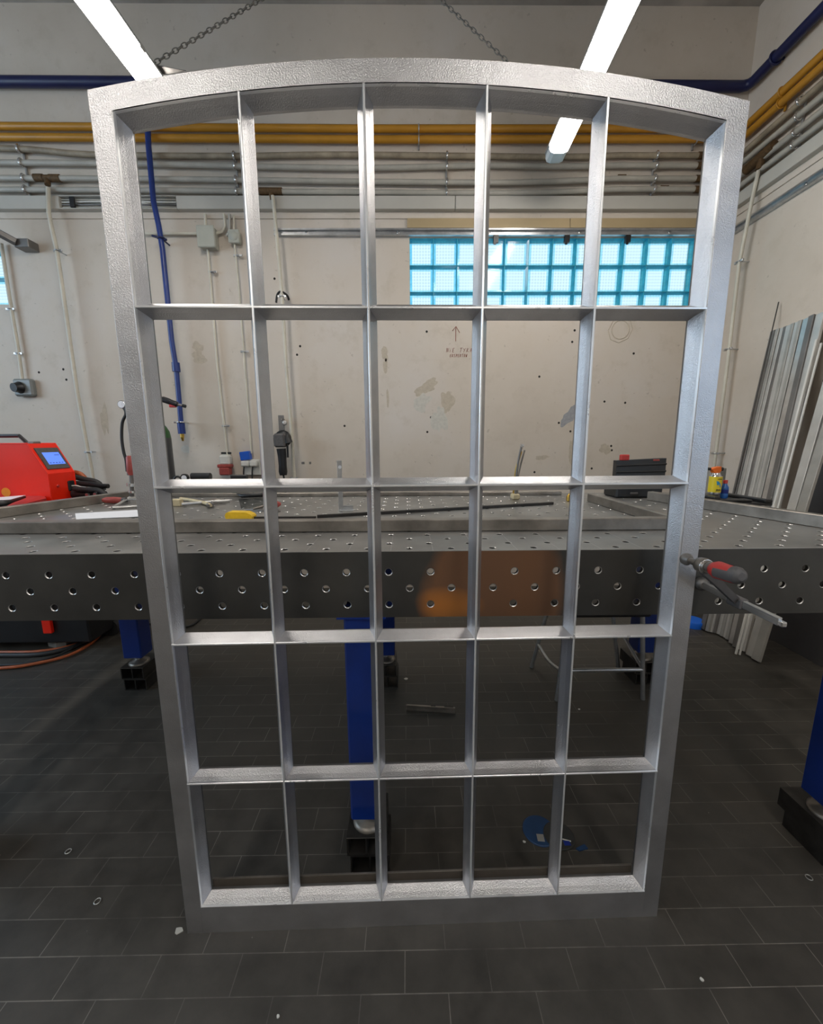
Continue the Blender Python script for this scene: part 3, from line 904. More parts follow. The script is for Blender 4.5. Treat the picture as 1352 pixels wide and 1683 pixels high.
def conduit(lst, r, m, label, name='electrical_conduit', off=.03, clips=(), grp='vertical conduits', cat='conduit'):
    t = thing(name, at(*lst[-1], 1, WY-off), label, cat, grp)
    MB().tube(wpts(lst, off), r, 10).build('tube', m, t)
    for (x, y) in clips:
        c = at(x, y, 1, WY-off)
        mb = MB().torus(c, r+.004, .005, (0, 0, 1), 14, 6); mb.bbox((c.x-.035, WY-off-.006, c.z-.009), (c.x+.035, WY-off+.004, c.z+.009), .002); mb.tube([(c.x, c.y, c.z), (c.x, WY, c.z)], .005, 6)
        mb.build('pipe_clip', 'galv', t)
    return t


conduit([(79, 308), (80, 350), (85, 375), (93, 410), (102, 470), (126, 640), (143, 735), (150, 770), (156, 812)], .015, 'conduit_cream', 'cream conduit bending down the wall at the left, behind the red welder', off=.082, clips=[(95, 412), (145, 743)])
conduit([(2, 400), (14, 480), (30, 575), (37, 628)], .013, 'conduit_cream', 'cream conduit down to the grey socket at the far left', clips=[(17, 508), (30, 581)])
conduit([(341, 404), (344, 440), (357, 600), (374, 750)], .010, 'conduit_cream', 'cream conduit from the large junction box to the red plug', clips=[(349, 447), (371, 700)])
conduit([(385, 398), (392, 470), (399, 560), (413, 745)], .008, 'conduit_cream', 'thin cream conduit from the small junction box to the blue socket', clips=[(391, 420), (402, 578)])
conduit([(448, 322), (453, 370), (463, 480), (470, 600), (478, 700), (484, 790)], .014, 'conduit_cream', 'cream conduit between the first and second mullions, behind the hanging grinder', off=.082, clips=[(463, 487), (483, 786)])
conduit([(236, 384), (270, 384), (326, 384)], .011, 'conduit_cream', 'short level conduit entering the large junction box')
conduit([(337, 352), (338, 374)], .011, 'conduit_cream', 'short stub conduit above the large junction box')
conduit([(368, 352), (370, 372), (365, 381), (354, 384)], .011, 'conduit_cream', 'curved conduit between trunking and large junction box')
conduit([(377, 352), (377, 380), (372, 388)], .011, 'alu2', 'grey curved conduit beside the small junction box', off=.045)
conduit([(384, 354), (384, 378)], .009, 'conduit_cream', 'short stub conduit above the small junction box')


def jbox(a, b, name, label, depth=.07):
    p = at(*a, 1, WY-depth); q = at(*b, 1, WY-depth)
    t = thing(name, ((p.x+q.x)/2, WY-depth/2, q.z), label, 'junction box', 'junction boxes')
    MB().bbox((p.x, WY-depth+.014, q.z), (q.x, WY-.0005, p.z), .008).build('box_body', 'box_grey', t)
    MB().bbox((p.x-.004, WY-depth, q.z-.004), (q.x+.004, WY-depth+.013, p.z+.004), .006).build('lid', 'box_grey', t)
    return t, p, q


jbox((322, 370), (353, 405), 'junction_box', 'large grey-green junction box with conduits', .085)
t, p, q = jbox((374, 377), (393, 398), 'junction_box', 'small rounded junction box beside the large one', .06)
MB().lathe([(0, .035), (.002, .033), (.003, .004)], ((p.x+q.x)/2, WY-.0605, (p.z+q.z)/2), (0, -1, 0), 20).build('round_cap', 'box_grey', t)

c = at(39, 637, 1, WY-.04)
t = thing('wall_socket', (c.x, WY, c.z-.08), 'grey wall socket with a black plug on the far left wall', 'socket', 'wall sockets')
MB().bbox((c.x-.082, WY-.055, c.z-.072), (c.x+.082, WY-.0005, c.z+.072), .014).build('socket_body', 'socket_grey', t)
MB().lathe([(0, .050), (.006, .050), (.012, .042), (.05, .036)], (c.x-.018, WY-.055, c.z-.002), (-.2, -1, -.1), 18).build('plug', 'black', t)
c = at(371, 762, 1, WY-.05)
t = thing('industrial_plug', (c.x, WY, c.z-.08), 'red three phase plug socket with grey hood on the wall', 'socket', 'wall sockets')
mt = Matrix.Translation(c)
MB().bbox((-.045, -.03, -.01), (.045, .045, .075), .012, 0, mt).bbox((-.035, .02, .075), (.035, .045, .09), .004, 0, mt).build('hood', 'white', t)
MB().bbox((-.060, -.045, -.035), (.055, .03, -.005), .006, 0, mt).bbox((-.045, -.05, -.10), (.045, .02, -.034), .008, 0, mt).build('red_socket', 'red_dull', t)
MB().tube([c+Vector((-.04, .02, .092)), c+Vector((.045, .02, .092))], .009, 8).build('hinge_pin', 'black', t)
c = at(413, 755, 1, WY-.05)
t = thing('double_socket', (c.x, WY, c.z-.12), 'double white socket with blue flap and two plugged cables', 'socket', 'wall sockets')
mt = Matrix.Translation(c)
MB().bbox((-.075, -.005, -.14), (.075, .0495, .0), .006, 0, mt).build('socket_body', 'white', t)
MB().bbox((-.085, -.03, .0), (.0, .03, .075), .005, 0, mt @ Matrix.Rotation(-.12, 4, 'Y')).build('blue_flap', 'blue_sock', t)
for dx in (-.045, .03):
    pl = MB().bbox((dx-.035, -.05, -.062), (dx+.035, -.005, -.012), .010, 0, mt).build('plug', 'white', t)
    MB().tube(smooth_path([c+Vector((dx-.01, -.035, -.06)), c+Vector((dx-.02, -.035, -.14)), c+Vector((dx-.03, -.02, -.40)), c+Vector((dx-.03, -.02, -.95))]), .007, 8).build('cable', 'rubber', pl)

# blue compressed-air drop with brass nozzle
t = thing('air_hose_drop', at(300, 710, 1, WY-.06), 'blue compressed air pipe dropping down the wall to a brass coupling', 'pipe')
MB().tube(wpts([(240, 150), (244, 240), (252, 330), (261, 372), (267, 410), (273, 470), (282, 560), (290, 610), (299, 712)], .11), [.020]*9, 12).build('pipe', 'blue_pipe', t)
MB().tube(wpts([(288.5, 596), (290, 611)], .11), .031, 12).build('coupling', 'blue_pipe', t)
MB().tube(wpts([(297, 694), (299, 713)], .11), .030, 12).build('end_sleeve', 'blue_pipe', t)
c = at(297.5, 694, 1, WY-.11); MB().torus(c, .034, .006, (0, 0, 1), 20, 6).tube([c, (c.x, WY, c.z)], .007, 6).tube([c+Vector((-.06, 0, 0)), c+Vector((-.03, 0, 0))], .008, 6).build('pipe_clip', 'chrome', t)
c = at(265, 392, 1, WY-.11); MB().torus(c, .026, .007, (0, 0, 1), 16, 6).tube([c+Vector((-.07, 0, .02)), c+Vector((.04, 0, -.01))], .009, 6).tube([c, (c.x, WY, c.z)], .007, 6).build('pipe_clip', 'navy_pipe', t)
MB().tube(wpts([(299, 713), (299.5, 719)], .11), .016, 10).tube(wpts([(299.5, 719), (300.5, 725)], .11), [.014, .007], 10).build('brass_nozzle', 'brass', t)

# long conduit on the side wall
A = lambda x, y: at(x, y, 0, RX-.082)
t = thing('electrical_conduit', A(1163, 812), 'long cream conduit down the side wall behind the right stile', 'conduit', 'vertical conduits')
MB().tube([A(1246, 280), A(1237, 320), A(1224, 385), A(1214, 435), A(1196, 590), A(1176, 745), A(1166, 815)], .013, 10).build('tube', 'conduit_cream', t)
for x, y in ((1214, 430), (1175, 745), (1196, 574)):
    c = A(x, y); MB().torus(c, .018, .005, (0, 0, 1), 14, 6).bbox((c.x-.008, c.y-.04, c.z-.009), (c.x+.008, c.y+.04, c.z+.009), .002).tube([c, (RX, c.y, c.z)], .005, 6).build('pipe_clip', 'galv', t)
# black cable clip on the middle conduit
c = at(463, 487, 1, WY-.07)
tag(MB().tube(smooth_path([c+Vector((-.05, .0, -.05)), c+Vector((-.035, -.005, .01)), c+Vector((0, -.015, .03)), c+Vector((.045, -.005, .005)), c+Vector((.05, .02, -.02))]), .009, 8).build('cable_hook', 'black'), 'black plastic hook clipped on the middle conduit', 'hook')
# dark steel bracket at far left
c = at(22, 396, 1, WY-.12)
mb = MB().bbox((c.x-.02, WY-.10, c.z-.035), (c.x+.095, WY-.001, c.z+.03), .004)
mb.tube([(c.x+.0, WY-.1, c.z), (c.x-.35, WY-.45, c.z+.2)], .03, 6, smooth=False)
tag(mb.build('wall_bracket', 'alu_dark'), 'dark steel arm bracket bolted to the wall at the far left', 'bracket')
# small dark plates between the conduits
for px_, y_, lab in ((1022, 292, 'small dark tag stuck between the second and third conduits'), (1092, 310, 'small dark tag behind the lowest conduits near the clamp')):
    c = at(px_, y_, 1, WY-.01)
    tag(MB().bbox((c.x-.035, WY-.012, c.z-.025), (c.x+.035, WY-.0005, c.z+.025), .003).build('wall_tag', 'rust'), lab, 'tag')
# wall holes, filler patches and handwriting
HL = [(451, 458), (493, 569), (488, 583), (566, 700), (701, 545), (708, 686), (702, 710), (886, 619), (944, 543), (1041, 581), (940, 562), (878, 776), (1004, 733), (104, 607), (109, 624), (64, 612), (918, 695), (937, 709), (972, 770), (993, 660), (1005, 740), (1027, 662)]
for (x, y) in HL:
    c = at(x, y, 1, WY)
    tag(MB().lathe([(0, .010), (.0008, .009)], (c.x, WY-.0002, c.z), (0, -1, 0), 10).build('screw_hole', 'hole', wb), None)


def blob(x, y, rx, ry, m, sd, lump=.35, t=.0009, n=40, rot=0, base=None):
    c = at(x, y, 1, WY); rn = random.Random(sd); ph = [rn.uniform(0, 6.28) for _ in range(7)]
    pts = []
    for k in range(n):
        a = 2*PI*k/n; r = 1+lump*sum(math.sin((j+2)*a+ph[j])/(j+1.6) for j in range(7))*.7+rn.uniform(-.06, .06)
        u, v = rx*r*math.cos(a), ry*r*math.sin(a)
        pts.append((c.x+u*math.cos(rot)-v*math.sin(rot), WY-t, c.z+u*math.sin(rot)+v*math.cos(rot)))
    back = [(p[0], WY+.0005, p[2]) for p in pts]
    mb = MB().add(pts+back, [list(range(n))]+[(i, n+i, n+(i+1) % n, (i+1) % n) for i in range(n)])
    return mb.build('filler_patch', m, wb)


blob(700, 637, .105, .05, 'plaster', 1, rot=.5); blob(692, 662, .07, .07, 'plaster_pale', 2, .5, .0011); blob(722, 690, .06, .12, 'plaster_pale', 3, .5, .0012)
blob(735, 660, .05, .10, 'plaster', 4, .4); blob(632, 581, .03, .055, 'plaster', 5); blob(633, 602, .022, .05, 'plaster', 6); blob(637, 655, .010, .09, 'plaster', 7, .3)
blob(936, 683, .10, .05, 'plaster_grey', 8, .3, rot=.9); blob(325, 570, .045, .04, 'plaster', 9); blob(327, 588, .06, .05, 'plaster', 10)
blob(994, 738, .05, .045, 'plaster', 11); blob(940, 745, .03, .13, 'plaster', 12); blob(305, 738, .035, .04, 'plaster_pale', 13); blob(172, 690, .03, .13, 'plaster', 14, .5)
blob(890, 752, .06, .02, 'plaster', 15)
# old round outline near the upper glazing bar
c = at(1019, 542, 1, WY)
mb = MB()
mb.torus((c.x, WY+.002, c.z), .075, .0055, (0, 1, 0), 28, 6); mb.torus((c.x, WY+.002, c.z), .105, .005, (0, 1, 0), 8, 6, sq=(1.05, .95))
mb.build('old_fixture_outline', 'plaster', wb)
# red marker writing
STROKES = {'N': [[(0, 0), (.1, 1), (.55, .05), (.7, 1)]], 'i': [[(.2, 0), (.25, .6)], [(.27, .8), (.28, .86)]], 'E': [[(.6, .95), (.1, .9), (0, .05), (.55, .02)], [(.05, .5), (.45, .5)]],
           'T': [[(0, .95), (.75, 1)], [(.35, .98), (.25, 0)]], 'Y': [[(0, .9), (.3, .5)], [(.6, .95), (.15, 0)]], 'K': [[(.1, 1), (0, 0)], [(.6, .9), (.07, .45), (.6, .05)]],
           'A': [[(0, 0), (.3, .95), (.6, 0)], [(.12, .35), (.5, .35)]], 'C': [[(.6, .85), (.25, .95), (.02, .5), (.2, .05), (.6, .12)], [(.35, 1.1), (.5, 1.3)]],
           'S': [[(.5, .9), (.15, .95), (.1, .6), (.45, .4), (.4, .05), (0, .05)]], 'P': [[(.1, 0), (.15, 1), (.55, .85), (.5, .5), (.12, .45)]], 'O': [[(.3, 1), (.02, .5), (.3, 0), (.58, .5), (.3, 1)]],
           'R': [[(0, 0), (.1, 1), (.5, .85), (.5, .55), (.1, .5), (.55, 0)]], 'W': [[(0, 1), (.15, 0), (.35, .6), (.5, 0), (.7, 1)]], 'J': [[(.1, 1), (.55, 1), (.4, .05), (.05, .1)]],
           'Z': [[(0, .95), (.6, .95), (.05, 0), (.6, .02)]], 'U': [[(0, 1), (.05, .1), (.45, .1), (.55, 1)]]}
mk = thing('wall_writing', at(755, 590, 1, WY-.001), 'red handwritten words and an upward arrow drawn on the wall in the middle pane', 'writing')


def write(txt, x, y, xe, h_px):
    a = at(x, y, 1, WY); b = at(xe, y, 1, WY); h = abs(at(x, y-h_px, 1, WY).z-a.z); st = (b.x-a.x)/len(txt)
    mb = MB()
    for i, ch in enumerate(txt):
        for s in STROKES.get(ch, []):
            P = [(a.x+st*i+p*st*.95+q*h*.12, WY-.0012, a.z+q*h) for p, q in s]
            for p_, q_ in zip(P, P[1:]): mb.tube([p_, q_], .0015, 5)
    return mb


for word, xa, xb in (('NiE', 733, 748), ('TYKAC', 755, 783)):
    write(word, xa, 579, xb, 7.0).build('word', 'marker', mk)
write('EKSPERTOW', 739, 587, 768, 5.0).build('word', 'marker', mk)
P = lambda x, y: at(x, y, 1, WY)+Vector((0, -.0012, 0))
MB().tube([P(748.5, 561), P(748.8, 537)], .0026, 6).tube([P(743, 544), P(749, 536.5), P(755, 547)], .0026, 6).build('arrow', 'marker', mk)
# ------------------------------------------------------------------ hanging lamps and chains
LZ = 3.30


def lamp(x, y0, y1, label, ang=0.0, hangers=True):
    t = thing('ceiling_lamp', (x, (y0+y1)/2, LZ), label, 'lamp', 'fluorescent lamps hung in two rows')
    L = (y1-y0)/2; w2 = .066
    prof = [(-w2, .052), (-w2, .030), (-w2*.86, .010), (-w2*.5, .0), (w2*.5, .0), (w2*.86, .010), (w2, .030), (w2, .052)]
    MB().prism(prof, lambda p, q, s_: (p, s_, q), -L+.06, L-.10, 0).build('diffuser', 'lamp_diffuser', t, local=True)
    for a, b in ((-L, -L+.058), (L-.098, L)):
        MB().prism([(p*.97, q) for p, q in prof], lambda p, q, s_: (p, s_, q), a, b).build('end_cap', 'lamp_clear', t, local=True)
    MB().prism([(-w2-.003, .053), (w2+.003, .053), (w2+.003, .068), (w2*.7, .098), (-w2*.7, .098), (-w2-.003, .068)], lambda p, q, s_: (p, s_, q), -L, L).build('housing', 'lamp_body', t, local=True)
    for yy in (-L*.55, L*.55):
        for sg in (-1, 1):
            MB().box((sg*w2-.004, yy-.02, .040), (sg*w2+.004, yy+.02, .07)).build('clip', 'chrome', t, local=True)
    if hangers:
        for yy in (-L*.7, L*.7):
            MB().tube([(0, yy, .095), (0, yy, ZC-LZ-.001)], .003, 6).build('hanger_wire', 'chain', t, local=True)
    else:
        MB().tube([(0, -L*.7, .095), (0, -L*.7, ZC-LZ-.001)], .003, 6).build('hanger_wire', 'chain', t, local=True)
    t.rotation_euler = (0, 0, ang)
    return t


left_lamp = lamp(-1.41, 1.22, 2.76, 'glowing strip lamp at the upper left, ending behind the arched head', -.02, False)
lamp(1.015, 1.62, 3.17, 'glowing strip lamp at the upper right, its clear end seen through the fourth arched pane', -.05, False)
for k, y in enumerate((-.85, -2.9)):  # unseen lamps added to light the front of the frame
    for x in (-1.41, 1.0):
        lamp(x, y-.78, y+.78, 'added unseen strip lamp behind the photographer, %s of the row over the %s' % (('first', 'second')[k], 'red machine side' if x < 0 else 'side with the leaning profiles'))


def chain(a, b, label):
    a, b = Vector(a), Vector(b); d = (b-a); L = d.length; d.normalize(); n = int(L/.036)
    x = d.orthogonal().normalized(); y = d.cross(x); mb = MB()
    for i in range(n):
        c = a+d*(i+.5)*L/n; s_ = x if i % 2 else y; R_ = L/n*.68; P_ = []
        for k in range(12):
            t = 2*PI*k/12; P_.append(c+d*math.cos(t)*R_+s_*math.sin(t)*.010)
        mb.tube(P_+[P_[0]], .0028, 5, cap=False)
    return tag(mb.build('hanging_chain', 'chain', loc=a), label, 'chain', 'lamp chains')


chain(at(247, 108, 2, LZ+.10), at(530, -62, 2, ZC), 'steel chain rising from the end of the upper left lamp')
chain(at(936, 196, 2, LZ+.10), at(640, -78, 2, ZC), 'steel chain rising leftwards from the upper right lamp')
# thin steel strip near the lamp end
c0, c1, c2 = at(248, 106, 2, LZ+.09), at(306, 117, 2, LZ+.09), at(256, 124, 2, LZ+.085)
bk_ = MB(); vs = [c0, c1, c2]; vs2 = [v+Vector((0, 0, .004)) for v in vs]
inv_ = Matrix.Rotation(.02, 4, 'Z')
bk_.add([inv_ @ (v-left_lamp.location) for v in vs+vs2], [(0, 1, 2), (5, 4, 3), (0, 3, 4, 1), (1, 4, 5, 2), (2, 5, 3, 0)])
bk_.build('hanging_bracket', 'alu_dark', left_lamp, local=True)

# ------------------------------------------------------------------ red machine on its black cart
my0, my1 = 2.30, 2.485
mx = -2.155
t = thing('welding_machine', (-2.6, 2.4, .14), 'red welding machine with lit blue touch screen on a black cart', 'machine')
A3 = lambda x, y: (at(x, y, 1, my0).x, at(x, y, 1, my0).z)
pt, pm = A3(44, 729), A3(78, 779)
pb = (pm[0]-.004, 1.005)
poly = [(-3.05, pb[1]), pb, pm, pt, (-3.05, pt[1])]
MB().prism(poly, lambda p, q, s_: (p, s_, q), my0, my1).build('casing', 'red', t)
# edges
ed = MB()
for a_, b_ in ((pb, pm), (pm, pt), (pt, (-3.05, pt[1]))):
    for yy in (my0+.002, my1-.002): ed.tube([(a_[0], yy, a_[1]), (b_[0], yy, b_[1])], .004, 6)
ed.build('edge_trim', 'red_dark' if False else 'red', t)
sl = Vector((pm[0]-pt[0], 0, pm[1]-pt[1])); sn = Vector((-sl.z, 0, sl.x)).normalized()
if sn.x < 0: sn = -sn


def onslant(s_, d_, lift):
    return Vector((pt[0], my0+(my1-my0)*s_, pt[1]))+sl*d_+sn*lift


def slab(s0, s1, d0_, d1_, l0, l1, m, nm, par):
    vs = [onslant(a, b, l) for l in (l0, l1) for a, b in ((s0, d0_), (s1, d0_), (s1, d1_), (s0, d1_))]
    return MB().add(vs, [(0, 1, 2, 3), (7, 6, 5, 4), (0, 4, 5, 1), (1, 5, 6, 2), (2, 6, 7, 3), (3, 7, 4, 0)]).build(nm, m, par)


bz = slab(.10, .93, .16, .86, 0, .006, 'grey_grip', 'screen_bezel', t)
sc_ = slab(.24, .84, .32, .72, .0055, .0075, 'screen', 'touch_screen', bz)
for q in range(5):
    slab(.28+.11*q, .34+.11*q, .655, .685, .0072, .0082, 'screen_mark', 'screen_icon', bz)
slab(.62, .80, .40, .425, .0072, .0082, 'screen_mark', 'screen_icon', bz)
fx = pm[0]
MB().lathe([(0, .009), (.004, .009), (.008, .006)], (fx-.002, my0+.056, pm[1]-.075), (1, 0, 0), 14).build('red_indicator', 'red_dark', t)
so = MB().bbox((fx-.004, my0+.125, pm[1]-.115), (fx+.004, my0+.172, pm[1]-.052), .006).build('cable_socket', 'black', t)
MB().tube(smooth_path([(fx, my0+.148, pm[1]-.085), (fx+.04, my0+.15, pm[1]-.086), (fx+.08, my0+.16, pm[1]-.12), (fx+.11, my0+.165, pm[1]-.17)]), .004, 6).build('white_cable', 'white', so)
MB().tube([(-2.50, my0+.09, pt[1]), (-2.49, my0+.09, pt[1]+.045), (-2.275, my0+.09, pt[1]+.045), (-2.235, my0+.09, pt[1])], .011, 8, smooth=False).build('carry_handle', 'black', t)
MB().bbox((-2.20, my0+.05, pt[1]-.002), (-2.165, my0+.10, pt[1]+.012), .003).build('hinge', 'alu_dark', t)
c = at(10, 809, 1, my0)
MB().lathe([(0, .026), (.001, .026)], (c.x, my0, c.z), (0, -1, 0), 20).build('amber_sticker', 'amber', t)
cart = MB().bbox((-3.10, 2.47, .06), (-2.12, 2.95, 1.0), .01).build('cart_body', 'black', t)
MB().bbox((-3.10, 1.72, 1.0), (-1.72, 2.60, 1.02), .004).build('cart_shelf', 'black', t)
c = at(77, 1030, 1, 2.45)
MB().bbox((c.x-.028, 2.445, at(77, 1041, 1, 2.45).z), (c.x+.028, 2.469, .93), .003).build('red_cart_post', 'red', t)
for xx in (-2.9, -2.15):
    MB().lathe([(-.02, .06), (.02, .06)], (xx, 2.7, .06), (0, 1, 0), 18).build('wheel', 'rubber', t)
# red tool tray with paper and black grip in front of the machine
t = thing('tool_tray', (-1.99, 2.02, 1.022), 'small red folded tray with papers in front of the red machine', 'tray')
tz = 1.0245
P1, P2, P3, P4 = at(-20, 818, 2, tz+.05), at(72, 813, 2, tz+.05), at(76, 819, 2, tz+.04), at(28, 831, 2, tz+.04)
def plate(mb, pts, th, mi=0):
    n = len(pts); top_ = [Vector(p) for p in pts]; bo = [Vector(p)-Vector((0, 0, th)) for p in pts]
    return mb.add(top_+bo, [list(range(n))]+[list(range(n, 2*n))[::-1]]+[(i, n+i, n+(i+1) % n, (i+1) % n) for i in range(n)], mi)
plate(MB(), [P1, P2, P3, P4, at(-20, 833, 2, tz+.04)], .035).build('tray_body', 'red_dark', t)
plate(MB(), [P+Vector((0, 0, .0045)) for P in (at(-20, 820, 2, tz+.05), at(42, 815, 2, tz+.05), at(26, 821, 2, tz+.05), at(-20, 828, 2, tz+.045))], .003).build('paper_sheet', 'paper', t)
g0, g1 = at(6, 828, 2, tz+.065), at(40, 817, 2, tz+.065)
MB().tube([g0+Vector((-.12, -.02, 0)), g0, g0.lerp(g1, .3), g1], [.016, .018, .010, .007], 10).build('black_grip', 'black', t)
# cables and torches behind the machine
t = thing('torch_bundle', (-1.95, 2.5, 1.02), 'heap of black torch cables and hoses beside the red machine', 'cables')
W5 = lambda x, y, Y=2.5: at(x, y, 1, Y)
MB().tube([W5(122, 794), W5(150, 796), W5(166, 799), W5(178, 799)], [.016, .018, .016, .014], 10).build('torch_neck', 'black', t)
MB().tube([W5(122, 812, 2.45), W5(150, 813, 2.45), W5(174, 810, 2.45)], [.03, .028, .012], 10).build('torch_body', 'black', t)
MB().tube(smooth_path([W5(120, 776, 2.56), W5(132, 779, 2.56), W5(142, 790, 2.56), W5(146, 800, 2.56)]), .015, 8).build('brown_hose', 'orange_hose', t)
MB().tube(smooth_path([W5(122, 784, 2.53), W5(140, 788, 2.53), W5(160, 793, 2.53), W5(170, 806, 2.53)]), .017, 8).build('black_cable', 'rubber', t)
MB().tube(smooth_path([W5(122, 803, 2.42), W5(140, 805, 2.42), W5(162, 806, 2.42), W5(176, 815, 2.42)]), .016, 8).build('black_cable', 'rubber', t)
MB().lathe([(0, .012), (.008, .010)], W5(157, 812, 2.41), (0, -1, 0), 10).lathe([(0, .012), (.008, .010)], W5(144, 813, 2.41), (0, -1, 0), 10).build('metal_ring', 'chrome', t)
MB().bbox((W5(122, 812).x, 2.40, 1.0215), (W5(176, 812).x, 2.56, 1.03), .003).build('rubber_mat', 'rubber', t)

# gas cylinder with regulator
gx, gy = at(258, 760, 1, 3.15).x, 3.15
t = thing('gas_cylinder', (gx, gy, 0), 'grey gas cylinder with a green shoulder standing behind the left stile', 'gas cylinder')
MB().lathe([(0, .108), (.01, .115), (1.40, .115), (1.41, .1145)], (gx, gy, 0), n=28).build('body', 'cyl_grey', t)
MB().lathe([(1.41, .115), (1.46, .108), (1.50, .088), (1.53, .055), (1.545, .034), (1.57, .032)], (gx, gy, 0), n=28).build('shoulder', 'green_cyl', t)
rg = MB().tube([(gx, gy, 1.57), (gx, gy, 1.66)], .022, 12).tube([(gx, gy, 1.62), (gx-.17, gy-.02, 1.62)], .018, 12).build('valve', 'brass', t)
gc = at(201, 665, 1, 3.1)
MB().tube([(gx-.17, gy-.02, 1.62), gc], .010, 8).build('regulator_stem', 'brass', rg)
MB().lathe([(0, .030), (.02, .030), (.022, .026)], gc+Vector((0, .01, 0)), (0, -1, 0), 20).build('gauge_case', 'chrome', rg)
MB().lathe([(0, .025), (.001, .025)], gc+Vector((0, -.0125, 0)), (0, -1, 0), 20).tube([gc+Vector((0, -.0145, 0)), gc+Vector((.012, -.0145, .014))], .0015, 4).build('gauge_dial', 'paper', rg)
H = lambda x, y: at(x, y, 1, 3.0)
MB().tube(smooth_path([gc+Vector((.01, 0, -.03)), H(207, 680), H(201, 695), H(200, 720), H(203, 742), H(207, 756), H(209, 775)]), .0105, 8).build('gas_hose', 'rubber', t)
# torch hooked over the cylinder
t = thing('welding_torch', at(275, 660, 1, 3.05), 'black welding torch with a red trigger hooked on the gas cylinder', 'torch')
H = lambda x, y: at(x, y, 1, 3.05)
MB().tube(smooth_path([H(250, 660), H(257, 655), H(266, 656), H(278, 660), H(292, 665)]), [.013]*6+[.019]*7+[.022]*6+[.020]*5+[.016], 10).build('grip', 'black', t)
MB().tube([H(291, 664.5), H(300, 666.5)], .009, 10).build('neck', 'chrome', t)
MB().tube([H(300, 666.5), H(305, 668)], .012, 10).build('nozzle', 'black', t)
c = H(285, 667); MB().bbox((c.x-.03, c.y-.01, c.z-.012), (c.x+.02, c.y+.01, c.z+.012), .004).build('trigger', 'red_dark', t)
MB().tube(smooth_path([H(250, 660), H(244, 668), Vector((gx, gy-.02, 1.665))]), .012, 8).build('torch_cable', 'rubber', t)

# hoses on the floor under the left end of the table
F = lambda x, y, z=.014: at(x, y, 2, z)
tag(MB().tube(smooth_path([F(-60, 1073), F(0, 1072), F(60, 1071), F(118, 1061), F(143, 1044), F(152, 1022), F(154, 1005)]), .011, 8).build('hose', 'orange_hose'), 'orange hose curving on the floor nearest the black cart', 'hose', 'hoses on the floor')
tag(MB().tube(smooth_path([F(-60, 1078), F(0, 1077), F(70, 1075), F(128, 1060), F(152, 1040), F(158, 1020), F(160, 1005)]), .016, 8).build('hose', 'rubber'), 'black hose on the floor between the two orange hoses', 'hose', 'hoses on the floor')
tag(MB().tube(smooth_path([F(-60, 1102), F(0, 1098), F(45, 1093), F(110, 1078), F(150, 1057), F(170, 1035), F(172, 1018), F(172, 1005)]), .010, 8).build('hose', 'orange_hose'), 'outer orange hose sweeping widest across the floor', 'hose', 'hoses on the floor')
tag(MB().tube(smooth_path([F(-60, 1098), F(0, 1093.5), F(45, 1090), F(90, 1079), F(140, 1054), F(163, 1035), F(167, 1018), F(168, 1005)]), .008, 8).build('hose', 'rubber'), 'thin black hose alongside the outer orange hose', 'hose', 'hoses on the floor')
tag(MB().tube(smooth_path([F(160, 1034), F(200, 1022), F(300, 1030), F(330, 1015), F(345, 1000)]), .009, 8).build('hose', 'rubber'), 'black cable on the floor passing behind the rear left blue leg', 'hose', 'hoses on the floor')
mb = MB(); cc = F(100, 1060, 0)
rn = random.Random(4); pts = []
for k in range(9):
    a = 2*PI*k/9; pts.append(cc+Vector((math.cos(a)*.07*rn.uniform(.6, 1.1), math.sin(a)*.05*rn.uniform(.6, 1.1), .012+rn.uniform(0, .03))))
vs = pts+[Vector((p.x, p.y, .001)) for p in pts]+[cc+Vector((0, 0, .05))]
mb.add(vs, [(i, 9+i, 9+(i+1) % 9, (i+1) % 9) for i in range(9)]+[(i, (i+1) % 9, 18) for i in range(9)])
tag(mb.build('plastic_bag', 'alu2'), 'crumpled pale plastic bag on the floor by the hoses', 'bag')

# ------------------------------------------------------------------ things on the table
def clamp_flat(p, q, label, grip='red_dull', name='screw_clamp', z=TZ):
    """small screw clamp lying on the table, grip at p, frame towards q"""
    p, q = Vector(p), Vector(q); d = (q-p); L = d.length; d.normalize(); s_ = Vector((-d.y, d.x, 0)); up = Vector((0, 0, .018))
    t = thing(name, (p.x, p.y, z), label, 'clamp', 'screw clamps'); p = p+up; q = q+up
    MB().tube([p, p+d*.015, p+d*.05, p+d*.085, p+d*.095], [.009, .015, .017, .014, .008], 12).build('grip', grip, t)
    MB().tube([p+d*.095, p+d*.115], .012, 10).build('collar', 'grey_grip', t)
    MB().tube([p+d*.115, p+d*L*.9], .0055, 8).build('spindle', 'chrome', t)
    MB().tube([p+d*.11+s_*-.005, p+d*.12+s_*.07, p+d*(L+.02)+s_*.07, p+d*(L+.02)], .008, 6, smooth=False).build('clamp_bar', 'bar_bright', t)
    return t


clamp_flat(T2(170, 828), T2(262, 827), 'screw clamp with a faded red grip lying on the table behind the papers')
tag(plate(MB(), [T2(123.5, 844.5)+Vector((0, 0, .002)), T2(240, 838.5)+Vector((0, 0, .004)), T2(240, 850)+Vector((0, 0, .004)), T2(125, 854)+Vector((0, 0, .002))], .0015).build('paper_stack', 'paper'), 'white sheets of paper lying on the table by the left stile', 'paper')
# two bent bars beside the papers
tag(MB().tube([T2(186, 837)+Vector((0, 0, .008)), T2(245, 834)+Vector((0, 0, .008))], .007, 6).tube([T2(186, 837)+Vector((0, 0, .009)), T2(214, 824)+Vector((0, 0, .02))], .007, 6).build('bent_rod', 'bar_bright'), 'V-shaped bent steel rod in front of the red-gripped clamp', 'rod')
